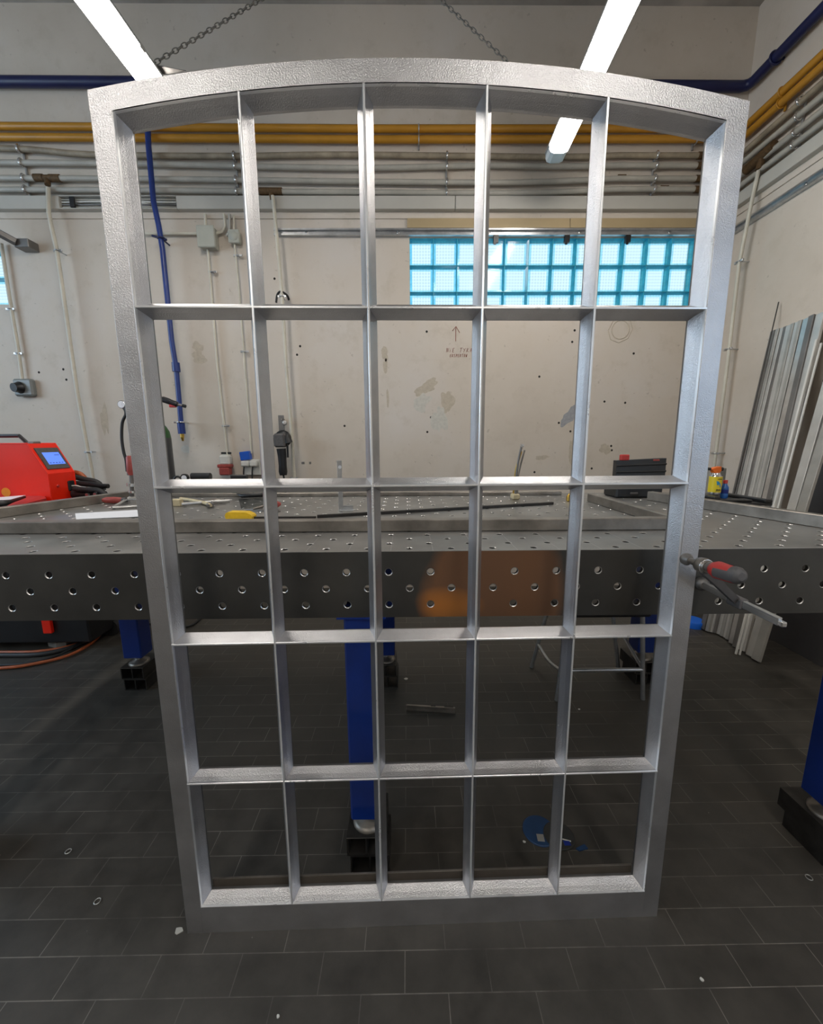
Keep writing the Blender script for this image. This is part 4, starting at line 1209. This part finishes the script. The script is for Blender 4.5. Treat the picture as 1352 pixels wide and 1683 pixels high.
# standing clamp in the rear left corner
t = thing('standing_clamp', T2(217, 822), 'screw clamp with a red grip standing upright at the corner of the table', 'clamp', 'screw clamps')
c = T2(217, 822); U = lambda x, y: Vector((at(x, y, 1, c.y).x, c.y, at(x, y, 1, c.y).z))
MB().tube([U(213, 749), U(213.5, 752), U(215, 775), U(216, 781)], [.012, .018, .019, .013], 12).build('grip', 'red_dull', t)
MB().tube([U(212, 749), U(213, 781)], .012, 8).build('grip_back', 'grey_grip', t)
MB().tube([U(216, 781), U(217, 818)], .010, 10).build('spindle', 'alu_dark', t)
MB().tube([U(216.4, 794), U(216.5, 799)], .022, 10).tube([U(217, 806), U(217, 810)], .017, 10).build('nut', 'chrome', t)
MB().lathe([(0, .024), (.012, .024), (.02, .012)], c, n=16).build('foot_pad', 'bar_bright', t)
# yellow tape measure shape
c = T2(396, 853); mt = Matrix.Translation(c) @ rz(-.05)
t = thing('knife_case', c, 'rounded yellow plastic case on the table in the first column of panes', 'case')
poly = []
for (x, y) in ((-.05, 0), (.052, 0), (.055, .012), (.050, .020), (.030, .029), (-.040, .031), (-.050, .026), (-.055, .014)): poly.append((x, y))
MB().prism(poly, lambda p, q, s_: mt @ Vector((p, s_, q+.0005)), -.02, .02).build('shell', 'yellow', t)
MB().prism([(a*.75, b*.5+.006) for a, b in poly], lambda p, q, s_: mt @ Vector((p, s_, q)), -.0215, -.0199).build('side_panel', 'yellow', t)
# pliers and small tools behind it
c = T2(291, 832)
tag(MB().bbox((c.x-.02, c.y-.01, TZ+.0003), (c.x+.022, c.y+.02, TZ+.034), .003).build('wooden_block', 'beige_block'), 'small beige block on the table beside the left stile', 'block')
t = thing('locking_pliers', T2(330, 828), 'pair of long steel pliers lying open on the table behind the yellow case', 'pliers')
S3 = lambda x, y, h=.012: T2(x, y)+Vector((0, 0, h))
MB().tube(smooth_path([S3(297, 823), S3(315, 826), S3(330, 829), S3(341, 832), S3(346, 835)]), .008, 8).build('handle', 'beige_block', t)
MB().tube(smooth_path([S3(299, 833), S3(320, 831), S3(345, 829), S3(378, 827)]), .008, 8).build('handle', 'bar_bright', t)
MB().tube([S3(334, 830), S3(352, 826), S3(368, 826)], .009, 8).build('jaw', 'bar', t)
MB().tube([S3(350, 834), S3(348, 830)], .007, 8).tube([S3(343, 836), S3(341, 831)], .007, 8).build('jaw', 'alu_dark', t)
tag(plate(MB(), [S3(392, 821, .004), S3(432, 817, .004), S3(432, 838, .004), S3(396, 836, .004)], .003).build('clear_plate', 'clear'), 'clear plastic plate on the table behind the yellow case', 'plate')
tag(MB().tube([S3(390, 818, .02), S3(398, 821, .02), S3(436, 819, .02)], [.004, .012, .012], 8).build('black_scraper', 'black'), 'black-handled scraper lying across the clear plate', 'scraper')
tag(MB().bbox((0, 0, 0), (.17, .02, .006), .001, 0, Matrix.Translation(T2(404, 839)) @ rz(-.35)).build('steel_strip', 'alu_dark'), 'dark thin strip of steel beside the clear plate', 'strip')
t = thing('wooden_handle_tool', T2(452, 838), 'tool with a rounded reddish wooden handle poking out beside the first mullion', 'tool')
MB().tube([S3(438, 838, .022), S3(446, 838, .022), S3(455, 836.5, .022), S3(462, 836, .022)], [.014, .018, .017, .006], 12).build('handle', 'red_dull', t)
MB().tube([S3(415, 842, .014), S3(438, 838, .020)], .006, 8).build('shaft', 'bar', t)
# regulator set at the rear edge
t = thing('pressure_gauge_set', at(315, 806, 1, 2.235), 'black pressure gauges and tool body on the far edge of the table', 'gauges')
G = lambda x, y: at(x, y, 1, 2.235)
MB().tube([G(315, 783), G(346, 783)], .020, 10).bbox((G(313, 0).x, 2.22, TZ+.0005), (G(345, 0).x, 2.25, G(0, 783).z), .003).build('tool_body', 'black', t)
c = G(305, 785); MB().lathe([(0, .022), (.016, .022)], c, (0, -1, 0), 18).tube([c, (c.x, c.y, TZ)], .006, 8).build('gauge_case', 'black', t)
MB().lathe([(0, .015), (.001, .015)], c+Vector((0, -.0165, 0)), (0, -1, 0), 16).build('gauge_dial', 'paper', t)
MB().torus(G(292, 789), .020, .006, (0, 1, 0), 16, 6).tube([G(292, 793), (G(292, 0).x, 2.235, TZ)], .006, 6).build('hose_ring', 'black', t)
# angle bracket
c = T2(557.5, 839); zt = at(557, 757, 1, c.y).z; xl, xr = at(555, 800, 1, c.y).x, at(562.5, 800, 1, c.y).x
t = thing('angle_bracket', c, 'galvanised steel angle bracket standing upright on the table', 'bracket')
mb = MB().bbox((xl, c.y, TZ+.0003), (xr, c.y+.004, zt), .0008); mb.build('upright', 'galv', t)
MB().lathe([(0, .0075), (.0008, .0075)], ((xl+xr)/2+.002, c.y-.0001, zt-.028), (0, -1, 0), 14).build('screw_hole', 'paper', t)
p, q = T2(559, 832), T2(590, 826)
MB().bbox((xl+.003, c.y+.004, TZ+.0003), (q.x, c.y+.010, TZ+.022), .0008).bbox((xl+.003, c.y-.022, TZ+.0003), (q.x+.004, c.y+.004, TZ+.004), .0008).build('foot', 'galv', t)
# long black bars
tag(MB().bbox((0, -.008, .0003), ((T2(908, 829)-T2(521, 851)).length, .008, .012), .001, 0, Matrix.Translation(T2(521, 851)) @ rz(math.atan2((T2(908, 829)-T2(521, 851)).y, (T2(908, 829)-T2(521, 851)).x))).build('square_bar', 'block'), 'long thin black steel bar lying slantwise across the table top', 'steel bar')
tag(MB().bbox((-.28, -.006, .0003), (0, .006, .009), .001, 0, Matrix.Translation(T2(519, 852))).build('square_bar', 'block'), 'short black steel bar in line with the front tube, beside the first mullion', 'steel bar')
# upright rods with brass clamp
c = T2(847, 821)
t = thing('bent_wire_stand', c, 'bundle of thin bent steel rods standing at the far edge of the table', 'rods')
U = lambda x, y, o=0: Vector((at(x, y, 1, c.y+o).x, c.y+o, at(x, y, 1, c.y+o).z))
MB().tube(smooth_path([U(847, 817), U(848, 785), U(850.5, 765), U(853, 750), U(857, 733)]), .0055, 6).build('rod', 'alu_dark', t)
MB().tube(smooth_path([U(850, 817, .01), U(851, 785, .01), U(855, 765, .01), U(860, 746, .01), U(862, 740, .01)]), .0045, 6).build('rod', 'bar', t)
MB().tube(smooth_path([U(843, 817, .02), U(847, 775, .02), U(852, 757, .02), U(857, 742, .02)]), .0045, 6).build('rod', 'brass', t)
MB().tube([U(855, 732), U(860, 733)], .008, 8).build('rod_tip', 'chrome', t)
MB().bbox((c.x-.02, c.y-.012, TZ+.0003), (c.x+.02, c.y+.035, TZ+.03), .006).build('base_clamp', 'beige_block', t)
c = T2(935, 824)
tag(MB().bbox((c.x-.012, c.y-.01, TZ+.0003), (c.x+.012, c.y+.012, TZ+.028), .003).lathe([(.028, .012), (.04, .004)], c, n=10).build('brass_fitting', 'brass'), 'tiny brass fitting at the far edge beside the last mullion', 'fitting')
# toolbox with open lid
c = T2(1012, 819); zl = at(1012, 812, 1, c.y).z
t = thing('toolbox', (c.x+.14, c.y+.1, TZ), 'black plastic toolbox with its lid open and a red latch, against the wall side', 'toolbox')
xw = at(1090, 800, 1, c.y).x
bh = at(1012, 800, 1, c.y).z
MB().bbox((c.x, c.y, TZ+.0005), (xw, c.y+.14, bh), .008).build('box_body', 'black', t)
tl, tr, br_, bl = at(1013, 757, 1, c.y+.17), at(1095, 753, 1, c.y+.17), at(1091, 800, 1, c.y+.14), at(1010, 800, 1, c.y+.14)
mb = MB(); plate(mb, [], .0) if False else None
vs = [bl, br_, tr, tl]; vs2 = [v+Vector((0, .035, 0)) for v in vs]
mb.add(vs+vs2, [(0, 1, 2, 3), (7, 6, 5, 4), (0, 4, 5, 1), (1, 5, 6, 2), (2, 6, 7, 3), (3, 7, 4, 0)])
ld = mb.build('lid', 'black', t)
for f in (.25, .55, .80):
    a_, b_ = bl.lerp(tl, f), br_.lerp(tr, f)
    MB().tube([a_+Vector((0, -.002, 0)), b_+Vector((0, -.002, 0))], .006, 6).build('rib', 'rubber', ld)
h0 = bl.lerp(br_, .38).lerp(tl.lerp(tr, .38), .35); h1 = bl.lerp(br_, .68).lerp(tl.lerp(tr, .68), .35)
MB().tube([h0+Vector((0, -.003, 0)), h0+Vector((0, -.02, .004)), h1+Vector((0, -.02, .004)), h1+Vector((0, -.003, 0))], .005, 6).build('carry_handle', 'grey_grip', ld)
h = at(1027, 752, 1, c.y+.17); MB().bbox((h.x-.024, h.y-.004, h.z-.016), (h.x+.024, h.y+.02, h.z+.016), .004).build('latch', 'red_dark', ld)
h = at(1078, 756, 1, c.y+.17); MB().bbox((h.x-.018, h.y-.004, h.z-.006), (h.x+.018, h.y+.02, h.z+.004), .002).build('latch', 'red_dull', ld)
h = at(1041, 811, 1, c.y); MB().bbox((h.x-.02, c.y-.006, h.z-.004), (h.x+.02, c.y+.001, h.z+.006), .002).build('front_catch', 'grey_grip', t)
# small tray fixed at the table end with spray can and bottle
tt = MB().bbox((TX1, 1.95, 1.042), (1.84, 2.34, 1.056), .003).bbox((1.80, 1.95, 1.0562), (1.84, 2.34, 1.072), .003)
tt.build('side_tray', 'black', tb)
SY = 2.12; c = at(1175, 822, 1, SY); zb = 1.0565; cx_ = at(1174, 800, 1, SY).x
rc = (at(1184, 800, 1, SY).x-at(1166, 800, 1, SY).x)/2
z1, z2 = at(1175, 783, 1, SY).z, at(1175, 777, 1, SY).z
t = thing('spray_can', (cx_, SY, zb), 'yellow spray can with an orange trigger head on the tray at the table end', 'spray can')
MB().lathe([(0, rc*.94), (.004, rc), ((z1-zb)*.30, rc)], (cx_, SY, zb), n=24).build('can_base', 'chrome', t)
lb = MB().lathe([((z1-zb)*.30, rc*1.005), ((z1-zb), rc*1.005)], (cx_, SY, zb), n=24).build('label', 'can_yellow', t)
# leaf emblem and dark lettering strokes
zl_ = zb+(z1-zb)*.66
lf = [(-.012, .018), (-.002, .016), (.008, .004), (.012, -.016), (.004, -.012), (-.008, -.002)]
def oncan(u, v, o=.0012):
    a = u/rc-.1; return Vector((cx_+math.sin(a)*(rc+o), SY-math.cos(a)*(rc+o), zl_+v))
MB().add([oncan(u, v) for u, v in lf], [list(range(6))]).build('leaf_emblem', 'sky_blue', lb)
for v0, u0, u1 in ((.028, -.006, .014), (-.028, -.010, .012), (-.034, -.010, .012)):
    MB().tube([oncan(u0+(u1-u0)*k/4, v0+(.0015 if k % 2 else -.0015)) for k in range(5)], .0016, 4).build('lettering', 'black', lb)
MB().lathe([(z1-zb, rc*.95), (z1-zb+.008, rc*.7), (z2-zb, rc*.6)], (cx_, SY, zb), n=20).build('neck', 'chrome', t)
X = lambda x, y: at(x, y, 1, SY)
hp = [X(1166, 771), X(1174, 768), X(1182, 766.5), X(1182, 773), X(1179, 777), X(1171, 777), X(1169, 773)]
n = len(hp); mb = MB(); mb.add([p+Vector((0, -.014, 0)) for p in hp]+[p+Vector((0, .014, 0)) for p in hp], [list(range(n)), list(range(n, 2*n))[::-1]]+[(i, n+i, n+(i+1) % n, (i+1) % n) for i in range(n)])
hd = mb.build('trigger_head', 'orange', t)
MB().tube([X(1163, 770.5), X(1167, 771)], .008, 8).build('nozzle', 'black', hd)
MB().tube([X(1182, 771), X(1187, 771)], .010, 8).build('head_knob', 'black', hd)
bx = X(1189.5, 810).x; rb = (X(1196.5, 0).x-X(1183, 0).x)/2; SYb = SY
zt_ = X(1190, 789).z
t = thing('water_bottle', (bx, SYb, zb), 'small blue plastic bottle with a red cap beside the spray can', 'bottle')
hh = zt_-zb-.018
MB().lathe([(0, rb*.85), (.005, rb), (hh*.30, rb), (hh*.33, rb*.93), (hh*.36, rb)], (bx, SYb, zb), n=20).lathe([(hh*.60, rb), (hh*.75, rb*.95), (hh*.9, rb*.6), (hh, rb*.45)], (bx, SYb, zb), n=20).build('bottle_body', 'water_blue', t)
MB().lathe([(hh*.36, rb*1.01), (hh*.60, rb*1.01)], (bx, SYb, zb), n=20).build('bottle_label', 'label_blue', t)
MB().lathe([(hh, rb*.55), (hh+.017, rb*.55), (hh+.018, rb*.5)], (bx, SYb, zb), n=16).build('cap', 'red_dark', t)
tag(MB().bbox((1.56, 1.98, 1.0565), (1.60, 2.05, 1.085), .006).bbox((1.60, 1.975, 1.0565), (1.76, 2.03, 1.069), .004).build('black_tool', 'black'), 'black tool lying in front of the spray can', 'tool')

# ------------------------------------------------------------------ angle grinder on its hanger
GY = WY-.17
G = lambda x, y, Y=GY: at(x, y, 1, Y)
t = thing('angle_grinder', G(465, 745), 'black angle grinder hanging on the wall beside the first mullion', 'angle grinder')
pc = G(466, 721)
MB().tube([G(462, 737), G(463.5, 750), G(464.5, 765), G(465, 775), G(465.5, 781)], [.040, .036, .034, .037, .030], 14).build('motor_body', 'black', t)
MB().bbox((pc.x-.075, GY-.045, G(0, 738).z), (pc.x+.020, GY+.03, G(0, 715).z), .014).build('gear_head', 'grey_grip', t)
c = G(465, 721, WY-.125); MB().lathe([(0, .072), (.004, .072), (.006, .03)], c, (0, -1, 0), 28).build('grinding_disc', 'black', t)
MB().tube([G(470, 716), G(474, 728)], [.030, .038], 10).build('disc_guard', 'black', t)
MB().tube([G(454, 723), G(449, 724), G(445, 724)], [.012, .024, .022], 12).build('side_handle', 'rubber', t)
MB().tube([G(472, 730), G(473, 752)], .009, 8).build('switch_lever', 'black', t)
MB().bbox((G(455, 0).x, GY-.012, G(0, 766).z), (G(460, 0).x, GY+.01, G(0, 762).z), .002).bbox((G(470, 0).x, GY-.012, G(0, 766).z), (G(473, 0).x, GY+.01, G(0, 762).z), .002).build('body_clip', 'alu_dark', t)
MB().tube(smooth_path([G(465.5, 781), G(466.5, 786), G(467, 800), Vector((G(467, 800).x, GY, .75)), Vector((G(467, 800).x-.2, GY+.04, .012))]), .008, 8).build('power_cable', 'rubber', t)
t = thing('tool_hanger', G(464, 690, WY-.03), 'dark steel strip screwed to the wall that holds the grinder', 'hanger')
a, b = at(459, 683, 1, WY-.02), at(470, 712, 1, WY-.02)
MB().bbox((a.x, WY-.058, b.z-.02), (b.x, WY-.052, a.z), .001).box((a.x+.01, WY-.052, a.z-.06), (b.x-.01, WY, a.z-.03)).build('strip', 'alu_dark', t)
c = G(468, 695, WY-.06); MB().lathe([(0, .020), (.012, .020), (.014, .012)], c, (0, -1, 0), 16).build('hanger_bolt', 'bar_bright', t)
c = G(463, 689, WY-.06); MB().lathe([(0, .008), (.006, .007)], c, (0, -1, 0), 12).build('screw', 'chrome', t)

# ------------------------------------------------------------------ F-clamp gripping the right stile
hx = at(1130, 920, 1, .905).x; hz = at(1130, 920, 1, .905).z
rx_, rz_ = .8238, .972
t = thing('welding_clamp', (hx, .9, hz), 'big screw clamp with red and grey handle gripping the right stile against the table', 'clamp')
Q = lambda y, z=0: (hx, y, hz+z)
MB().lathe([(0, .013), (.004, .0145), (.010, .0145), (.016, .011), (.020, .009)], (hx, .916, hz), (0, -1, 0.02), 20).build('swivel_foot', 'alu_dark', t)
MB().tube([Q(.897), Q(.865, .001)], .0078, 14).build('spindle', 'bar', t)
MB().lathe([(0, .012), (.002, .0165), (.016, .018), (.022, .0165), (.028, .013)], Q(.868, .001), (0, -1, 0.06), 20).build('collar', 'bar', t)
MB().torus(Q(.846, .002), .0155, .0016, (0, 1, 0), 24, 6).build('collar_ring', 'chrome', t)
MB().tube([Q(.842, .003), Q(.828, .004)], .0105, 12).build('handle_ferrule', 'alu_dark', t)
h = MB().tube([Q(.829, .004), Q(.824, .004), Q(.812, .005), Q(.795, .0065), Q(.778, .008), Q(.764, .0095), Q(.757, .010), Q(.754, .0103)], [.010, .0155, .0195, .0185, .0178, .0178, .0150, .009], 20).build('handle', 'red_dark', t)
# grey soft grip panels wrapping the red handle
mb = MB()
for a0, a1, y0, y1 in ((-.2, 1.45, .806, .7560), (2.6, 3.9, .806, .7560)):
    ny, na = 7, 8; vs = []
    for i in range(ny):
        f = i/(ny-1); y = y0+(y1-y0)*f; r_ = .0193-.0012*f if f < .85 else .0170-.001*(f-.85)*8
        for k in range(na):
            tt_ = a0+(a1-a0)*k/(na-1); tt_ += .25*(1-f)*(0.5-k/(na-1))
            vs.append((hx+math.cos(tt_)*r_, y, hz+.005+.005*f+math.sin(tt_)*r_))
    mb.add(vs, [(i*na+k, i*na+k+1, (i+1)*na+k+1, (i+1)*na+k) for i in range(ny-1) for k in range(na-1)], 0, True)
mb.lathe([(0, .0182), (.008, .0180), (.015, .0150), (.019, .008)], Q(.770, .0095), (0, -1, .08), 20)
mb.build('soft_grip', 'grey_grip', h)
# sliding arm from the spindle to the rail
a, b = Vector(Q(.862, -.004)), Vector((rx_, .905, rz_+.002))
b2 = Vector((rx_, .93, rz_))
d = (b2-a).normalized(); s_ = Vector((0, 1, 0)); n_ = d.cross(s_).normalized()
mb = MB(); mtx = Matrix(((d.x, s_.x, n_.x, a.x), (d.y, s_.y, n_.y, a.y), (d.z, s_.z, n_.z, a.z), (0, 0, 0, 1)))
L = (b2-a).length
prof = [(.002, -.010), (L*.5, -.009), (L+.008, -.009), (L+.008, .008), (L*.6, .008), (L*.25, .012), (.002, .013)]
mb.prism(prof, lambda p, q, s2: mtx @ Vector((p, s2, q)), -.008, .008)
mb.bbox((rx_-.011, .905, rz_-.014), (rx_+.011, .95, rz_+.012), .003)
mb.build('sliding_arm', 'grey_grip', t)
mb = MB().bbox((rx_-.0055, .812, rz_-.0095), (rx_+.0055, 1.044, rz_+.0095), .0015)
mb.box((rx_-.0060, .815, rz_-.003), (rx_+.0060, 1.04, rz_+.003), 0)
rl = mb.build('clamp_rail', 'bar_bright', t)
MB().bbox((rx_-.007, .800, rz_-.008), (rx_+.006, .812, rz_+.004), .002).build('rail_end', 'chrome', rl)
MB().lathe([(0, .014), (.003, .0185), (.016, .0185), (.022, .011)], (rx_, 1.0592, rz_), (0, -1, 0), 16).build('rail_stop', 'alu_dark', t)

# ------------------------------------------------------------------ profiles leaning on the side wall
def lean(foot, top_, w_, d_, m, label, k=0.0, name='metal_profile', hollow=True):
    f = at(*foot, 2, 0); q = at(*top_, 0, RX-.025-k)
    f = f+Vector((-k*.6, 0, 0))
    d = (q-f); L = d.length; d.normalize(); wv = Vector((0, 1, 0)); wv = (wv-d*wv.dot(d)).normalized(); nv = d.cross(wv)
    if nv.x > 0: nv = -nv; 
    mtx = Matrix(((wv.x, nv.x, d.x, f.x), (wv.y, nv.y, d.y, f.y), (wv.z, nv.z, d.z, f.z+.008), (0, 0, 0, 1)))
    mb = MB().bbox((-w_/2, -d_/2, 0), (w_/2, d_/2, L), .002, 0, mtx)
    return tag(mb.build(name, m, loc=(f.x, f.y, 0)), label, 'metal profile', 'metal profiles leaning on the side wall')


LP = [((1156, 1036), (1272.5, 546), .034, .034, 'alu_dark', 'dark steel tube, first in the row of leaning profiles after the thin rod', 0),
      ((1163, 1039.5), (1279.5, 543), .026, .03, 'alu2', 'slim grey profile, second in the leaning row', 0),
      ((1168.5, 1040.5), (1286, 541), .024, .02, 'alu', 'slim pale profile, third in the leaning row', .0),
      ((1174.5, 1042), (1292.5, 539), .026, .03, 'alu_dark', 'dark narrow profile, fourth in the leaning row', 0),
      ((1181, 1044), (1298.5, 537), .036, .03, 'alu', 'bright flat profile, fifth in the leaning row', 0),
      ((1187, 1047.5), (1304.5, 534), .024, .03, 'alu2', 'grey narrow profile, sixth in the leaning row', 0),
      ((1191.5, 1050), (1310.5, 531.5), .024, .02, 'alu', 'pale narrow profile, seventh in the leaning row', 0),
      ((1196, 1053), (1317, 529), .026, .03, 'alu2', 'grey profile, eighth in the leaning row', 0),
      ((1203, 1060), (1327.5, 525), .050, .02, 'bar_bright', 'wide bright scratched strip, ninth in the leaning row', 0),
      ((1210, 1066), (1337, 521), .036, .04, 'alu_dark', 'grey-blue channel, tenth in the leaning row', 0),
      ((1219, 1071), (1349, 517), .052, .02, 'alu', 'widest bright strip, eleventh in the leaning row', 0)]
for a_, b_, w_, d_, m_, lab, k_ in LP: lean(a_, b_, w_, d_, m_, lab, k_)
lean((1154, 1035), (1279, 498), .007, .007, 'block', 'thin black rod leaning highest at the start of the profile row', 0, 'thin_rod')
for a_, b_, w_, m_, lab in (((1216, 1077), (1341, 560), .013, 'white', 'narrow white strip in front of the leaning row, its twin beside it'), ((1222, 1078), (1349, 566), .011, 'white', 'narrower white strip in front of the leaning row')):
    lean(a_, b_, w_, .010, m_, lab, .05)
lean((1240, 1080), (1398, 500), .055, .02, 'alu', 'wide pale profile standing before the dark sheet', .05)
lean((1251, 1087), (1420, 505), .055, .02, 'alu2', 'wide grey profile nearest the dark sheet end', .06)
# dark sheet
f0, f1 = at(1262, 1057, 2, 0), at(1333, 1097, 2, 0)
y0, y1 = f1.y, 2.62; xf = 2.52; t_ = .012
vs = [(xf, y0, .001), (xf, y1, .001), (2.672, y1, 1.75), (2.672, y0, 1.75)]
vs2 = [(x+t_, y, z) for x, y, z in vs]
tag(MB().add(vs+vs2, [(0, 1, 2, 3), (7, 6, 5, 4), (0, 4, 5, 1), (1, 5, 6, 2), (2, 6, 7, 3), (3, 7, 4, 0)]).build('steel_sheet', 'sheet'), 'dark steel sheet leaning on the side wall behind the wide profiles', 'steel sheet')
c = at(1195, 815, 1, 2.6)
tag(MB().bbox((2.30, 2.98, 0), (2.42, 3.06, 1.16), .004).build('timber_offcut', 'alu2'), 'pale upright offcut standing at the start of the leaning row', 'offcut')
c = at(1147, 1030, 2, 0)
tag(MB().lathe([(0, .07), (.04, .075), (.05, .07)], (c.x-.03, c.y+.02, 0), n=20).build('plastic_tub', 'blue_bright'), 'bright blue plastic tub on the floor behind the right stile', 'tub')

# ------------------------------------------------------------------ stool under the table
t = thing('tubular_stool', (1.0, 2.05, 0), 'stool with thin steel tube legs standing behind the table', 'stool')
fa, fb, fc_, fd = at(1056, 1150, 2, 0), at(1016, 1103, 2, 0), at(873, 1097, 2, 0), Vector((.79, 1.90, 0))
sz = .47
for a_, tp in ((fa, (1.225, 1.93, sz)), (fb, (1.19, 2.19, sz)), (fc_, (.84, 2.19, sz)), (fd, (.83, 1.93, sz))):
    MB().tube([a_+Vector((0, 0, .002)), tp], .0115, 10).build('leg', 'galv', t)
lerp = lambda a, b, z: Vector(a).lerp(Vector(b), z/sz)
p1 = lerp(fa, (1.225, 1.93, sz), .17); p2 = lerp(fb, (1.19, 2.19, sz), .17); p3 = lerp(fc_, (.84, 2.19, sz), .17); p4 = lerp(fd, (.83, 1.93, sz), .17)
MB().tube([p1, p4], .011, 10).build('rung', 'galv', t); MB().tube([p1, p2+Vector((0, 0, .12))], .009, 8).build('brace', 'galv', t)
MB().tube(smooth_path([lerp(fc_, (.84, 2.19, sz), .16), p3.lerp(p4, .5)+Vector((0, 0, -.03)), p4]), .009, 8).build('rung', 'galv', t)
MB().bbox((.80, 1.90, sz-.002), (1.26, 2.22, sz+.04), .012).build('seat', 'black', t)

# ------------------------------------------------------------------ on the floor
c = F(708, 1163, 0); d = F(747, 1166, 0)-F(668, 1161, 0)
mb = MB(); mt = Matrix.Translation(F(668, 1164, .0003)) @ rz(math.atan2(d.y, d.x)); L = d.length
mb.bbox((0, -.018, 0), (L, .018, .012), .001, 0, mt); mb.box((0, -.018, .0125), (L, -.014, .03), 0, mt)
mb.box((L*.5, -.004, .012), (L*.6, .012, .020), 1, mt); mb.box((L*.78, -.006, .012), (L*.96, .012, .022), 1, mt)
tag(mb.build('steel_offcut', ['bar', 'block']), 'dark notched steel offcut lying on the floor in the middle pane', 'offcut')
c = F(886, 1366, 0)
t = thing('grinding_disc', (c.x, c.y, 0), 'dark blue round disc with a pale label on the floor under the fourth mullion', 'disc', 'round discs on the floor')
MB().lathe([(0, .058), (.004, .058), (.0045, .054)], (c.x, c.y, 0.0003), n=32).build('disc_plate', 'disc_blue', t)
MB().bbox((-.012, -.013, 0), (.012, .013, .001), .0003, 0, Matrix.Translation(F(888, 1377, .0052)) @ rz(-.1)).build('disc_label', 'alu2', t)
c = F(918, 1376, 0)
t = thing('grinding_disc', (c.x, c.y, 0), 'dark grey round disc with a small blue and white mark on the floor', 'disc', 'round discs on the floor')
t.location.z = .006
MB().lathe([(0, .052), (.003, .052), (.0035, .048)], (c.x, c.y, .0055), n=32).build('disc_plate', 'disc_dark', t)
MB().box((-.010, -.014, 0), (.012, .002, .0008), 0, Matrix.Translation(F(930, 1383, .0092))).build('blue_mark', 'label_blue', t)
MB().box((-.012, .003, 0), (.016, .007, .0008), 0, Matrix.Translation(F(930, 1383, .0092)) @ rz(-.3)).build('white_mark', 'white', t)
tag(plate(MB(), [F(946, 1394, .006), F(960, 1387, .010), F(966, 1394, .008), F(952, 1398, .005)], .004).build('paper_scrap', 'disc_blue'), 'dull blue scrap of paper on the floor inside the right stile', 'scrap')
rn = random.Random(11)
SP = [('white chip on the floor in the middle column of panes', 667, 1116, .012, 'white'), ('white round chip on the floor near the stool foot', 951, 1166, .006, 'white'), ('small white crumb on the floor right of the frame', 1153, 1611, .005, 'white'),
      ('tiny white crumb beside the blue disc', 861, 1384, .005, 'white'), ('white crumb at the very bottom left of the tiles', 457, 1671, .005, 'white'), ('pale flakes on the tiles beside the left foot of the frame', 293, 1531, .012, 'trunk')]
for lab, x, y, r_, m_ in SP:
    c = F(x, y, 0); pts = [c+Vector((math.cos(a)*r_*rn.uniform(.6, 1.2), math.sin(a)*r_*rn.uniform(.5, 1), .003)) for a in [2*PI*k/8 for k in range(8)]]
    tag(plate(MB(), pts, .0028).build('debris_chip', m_), lab, 'debris', 'chips on the floor')
for x, y, lab in ((112, 1399, 'little metal ring on the tiles left of the frame, the one farther away'), (160, 1481, 'pale ring mark of metal on the tiles left of the frame, nearer the bottom'), (1329, 1442, 'little metal ring on the tiles below the right blue leg')):
    tag(MB().torus(F(x, y, .002), .0085, .0014, (0, 0, 1), 20, 6).build('metal_ring', 'bar_bright'), lab, 'ring', 'metal rings on the floor')
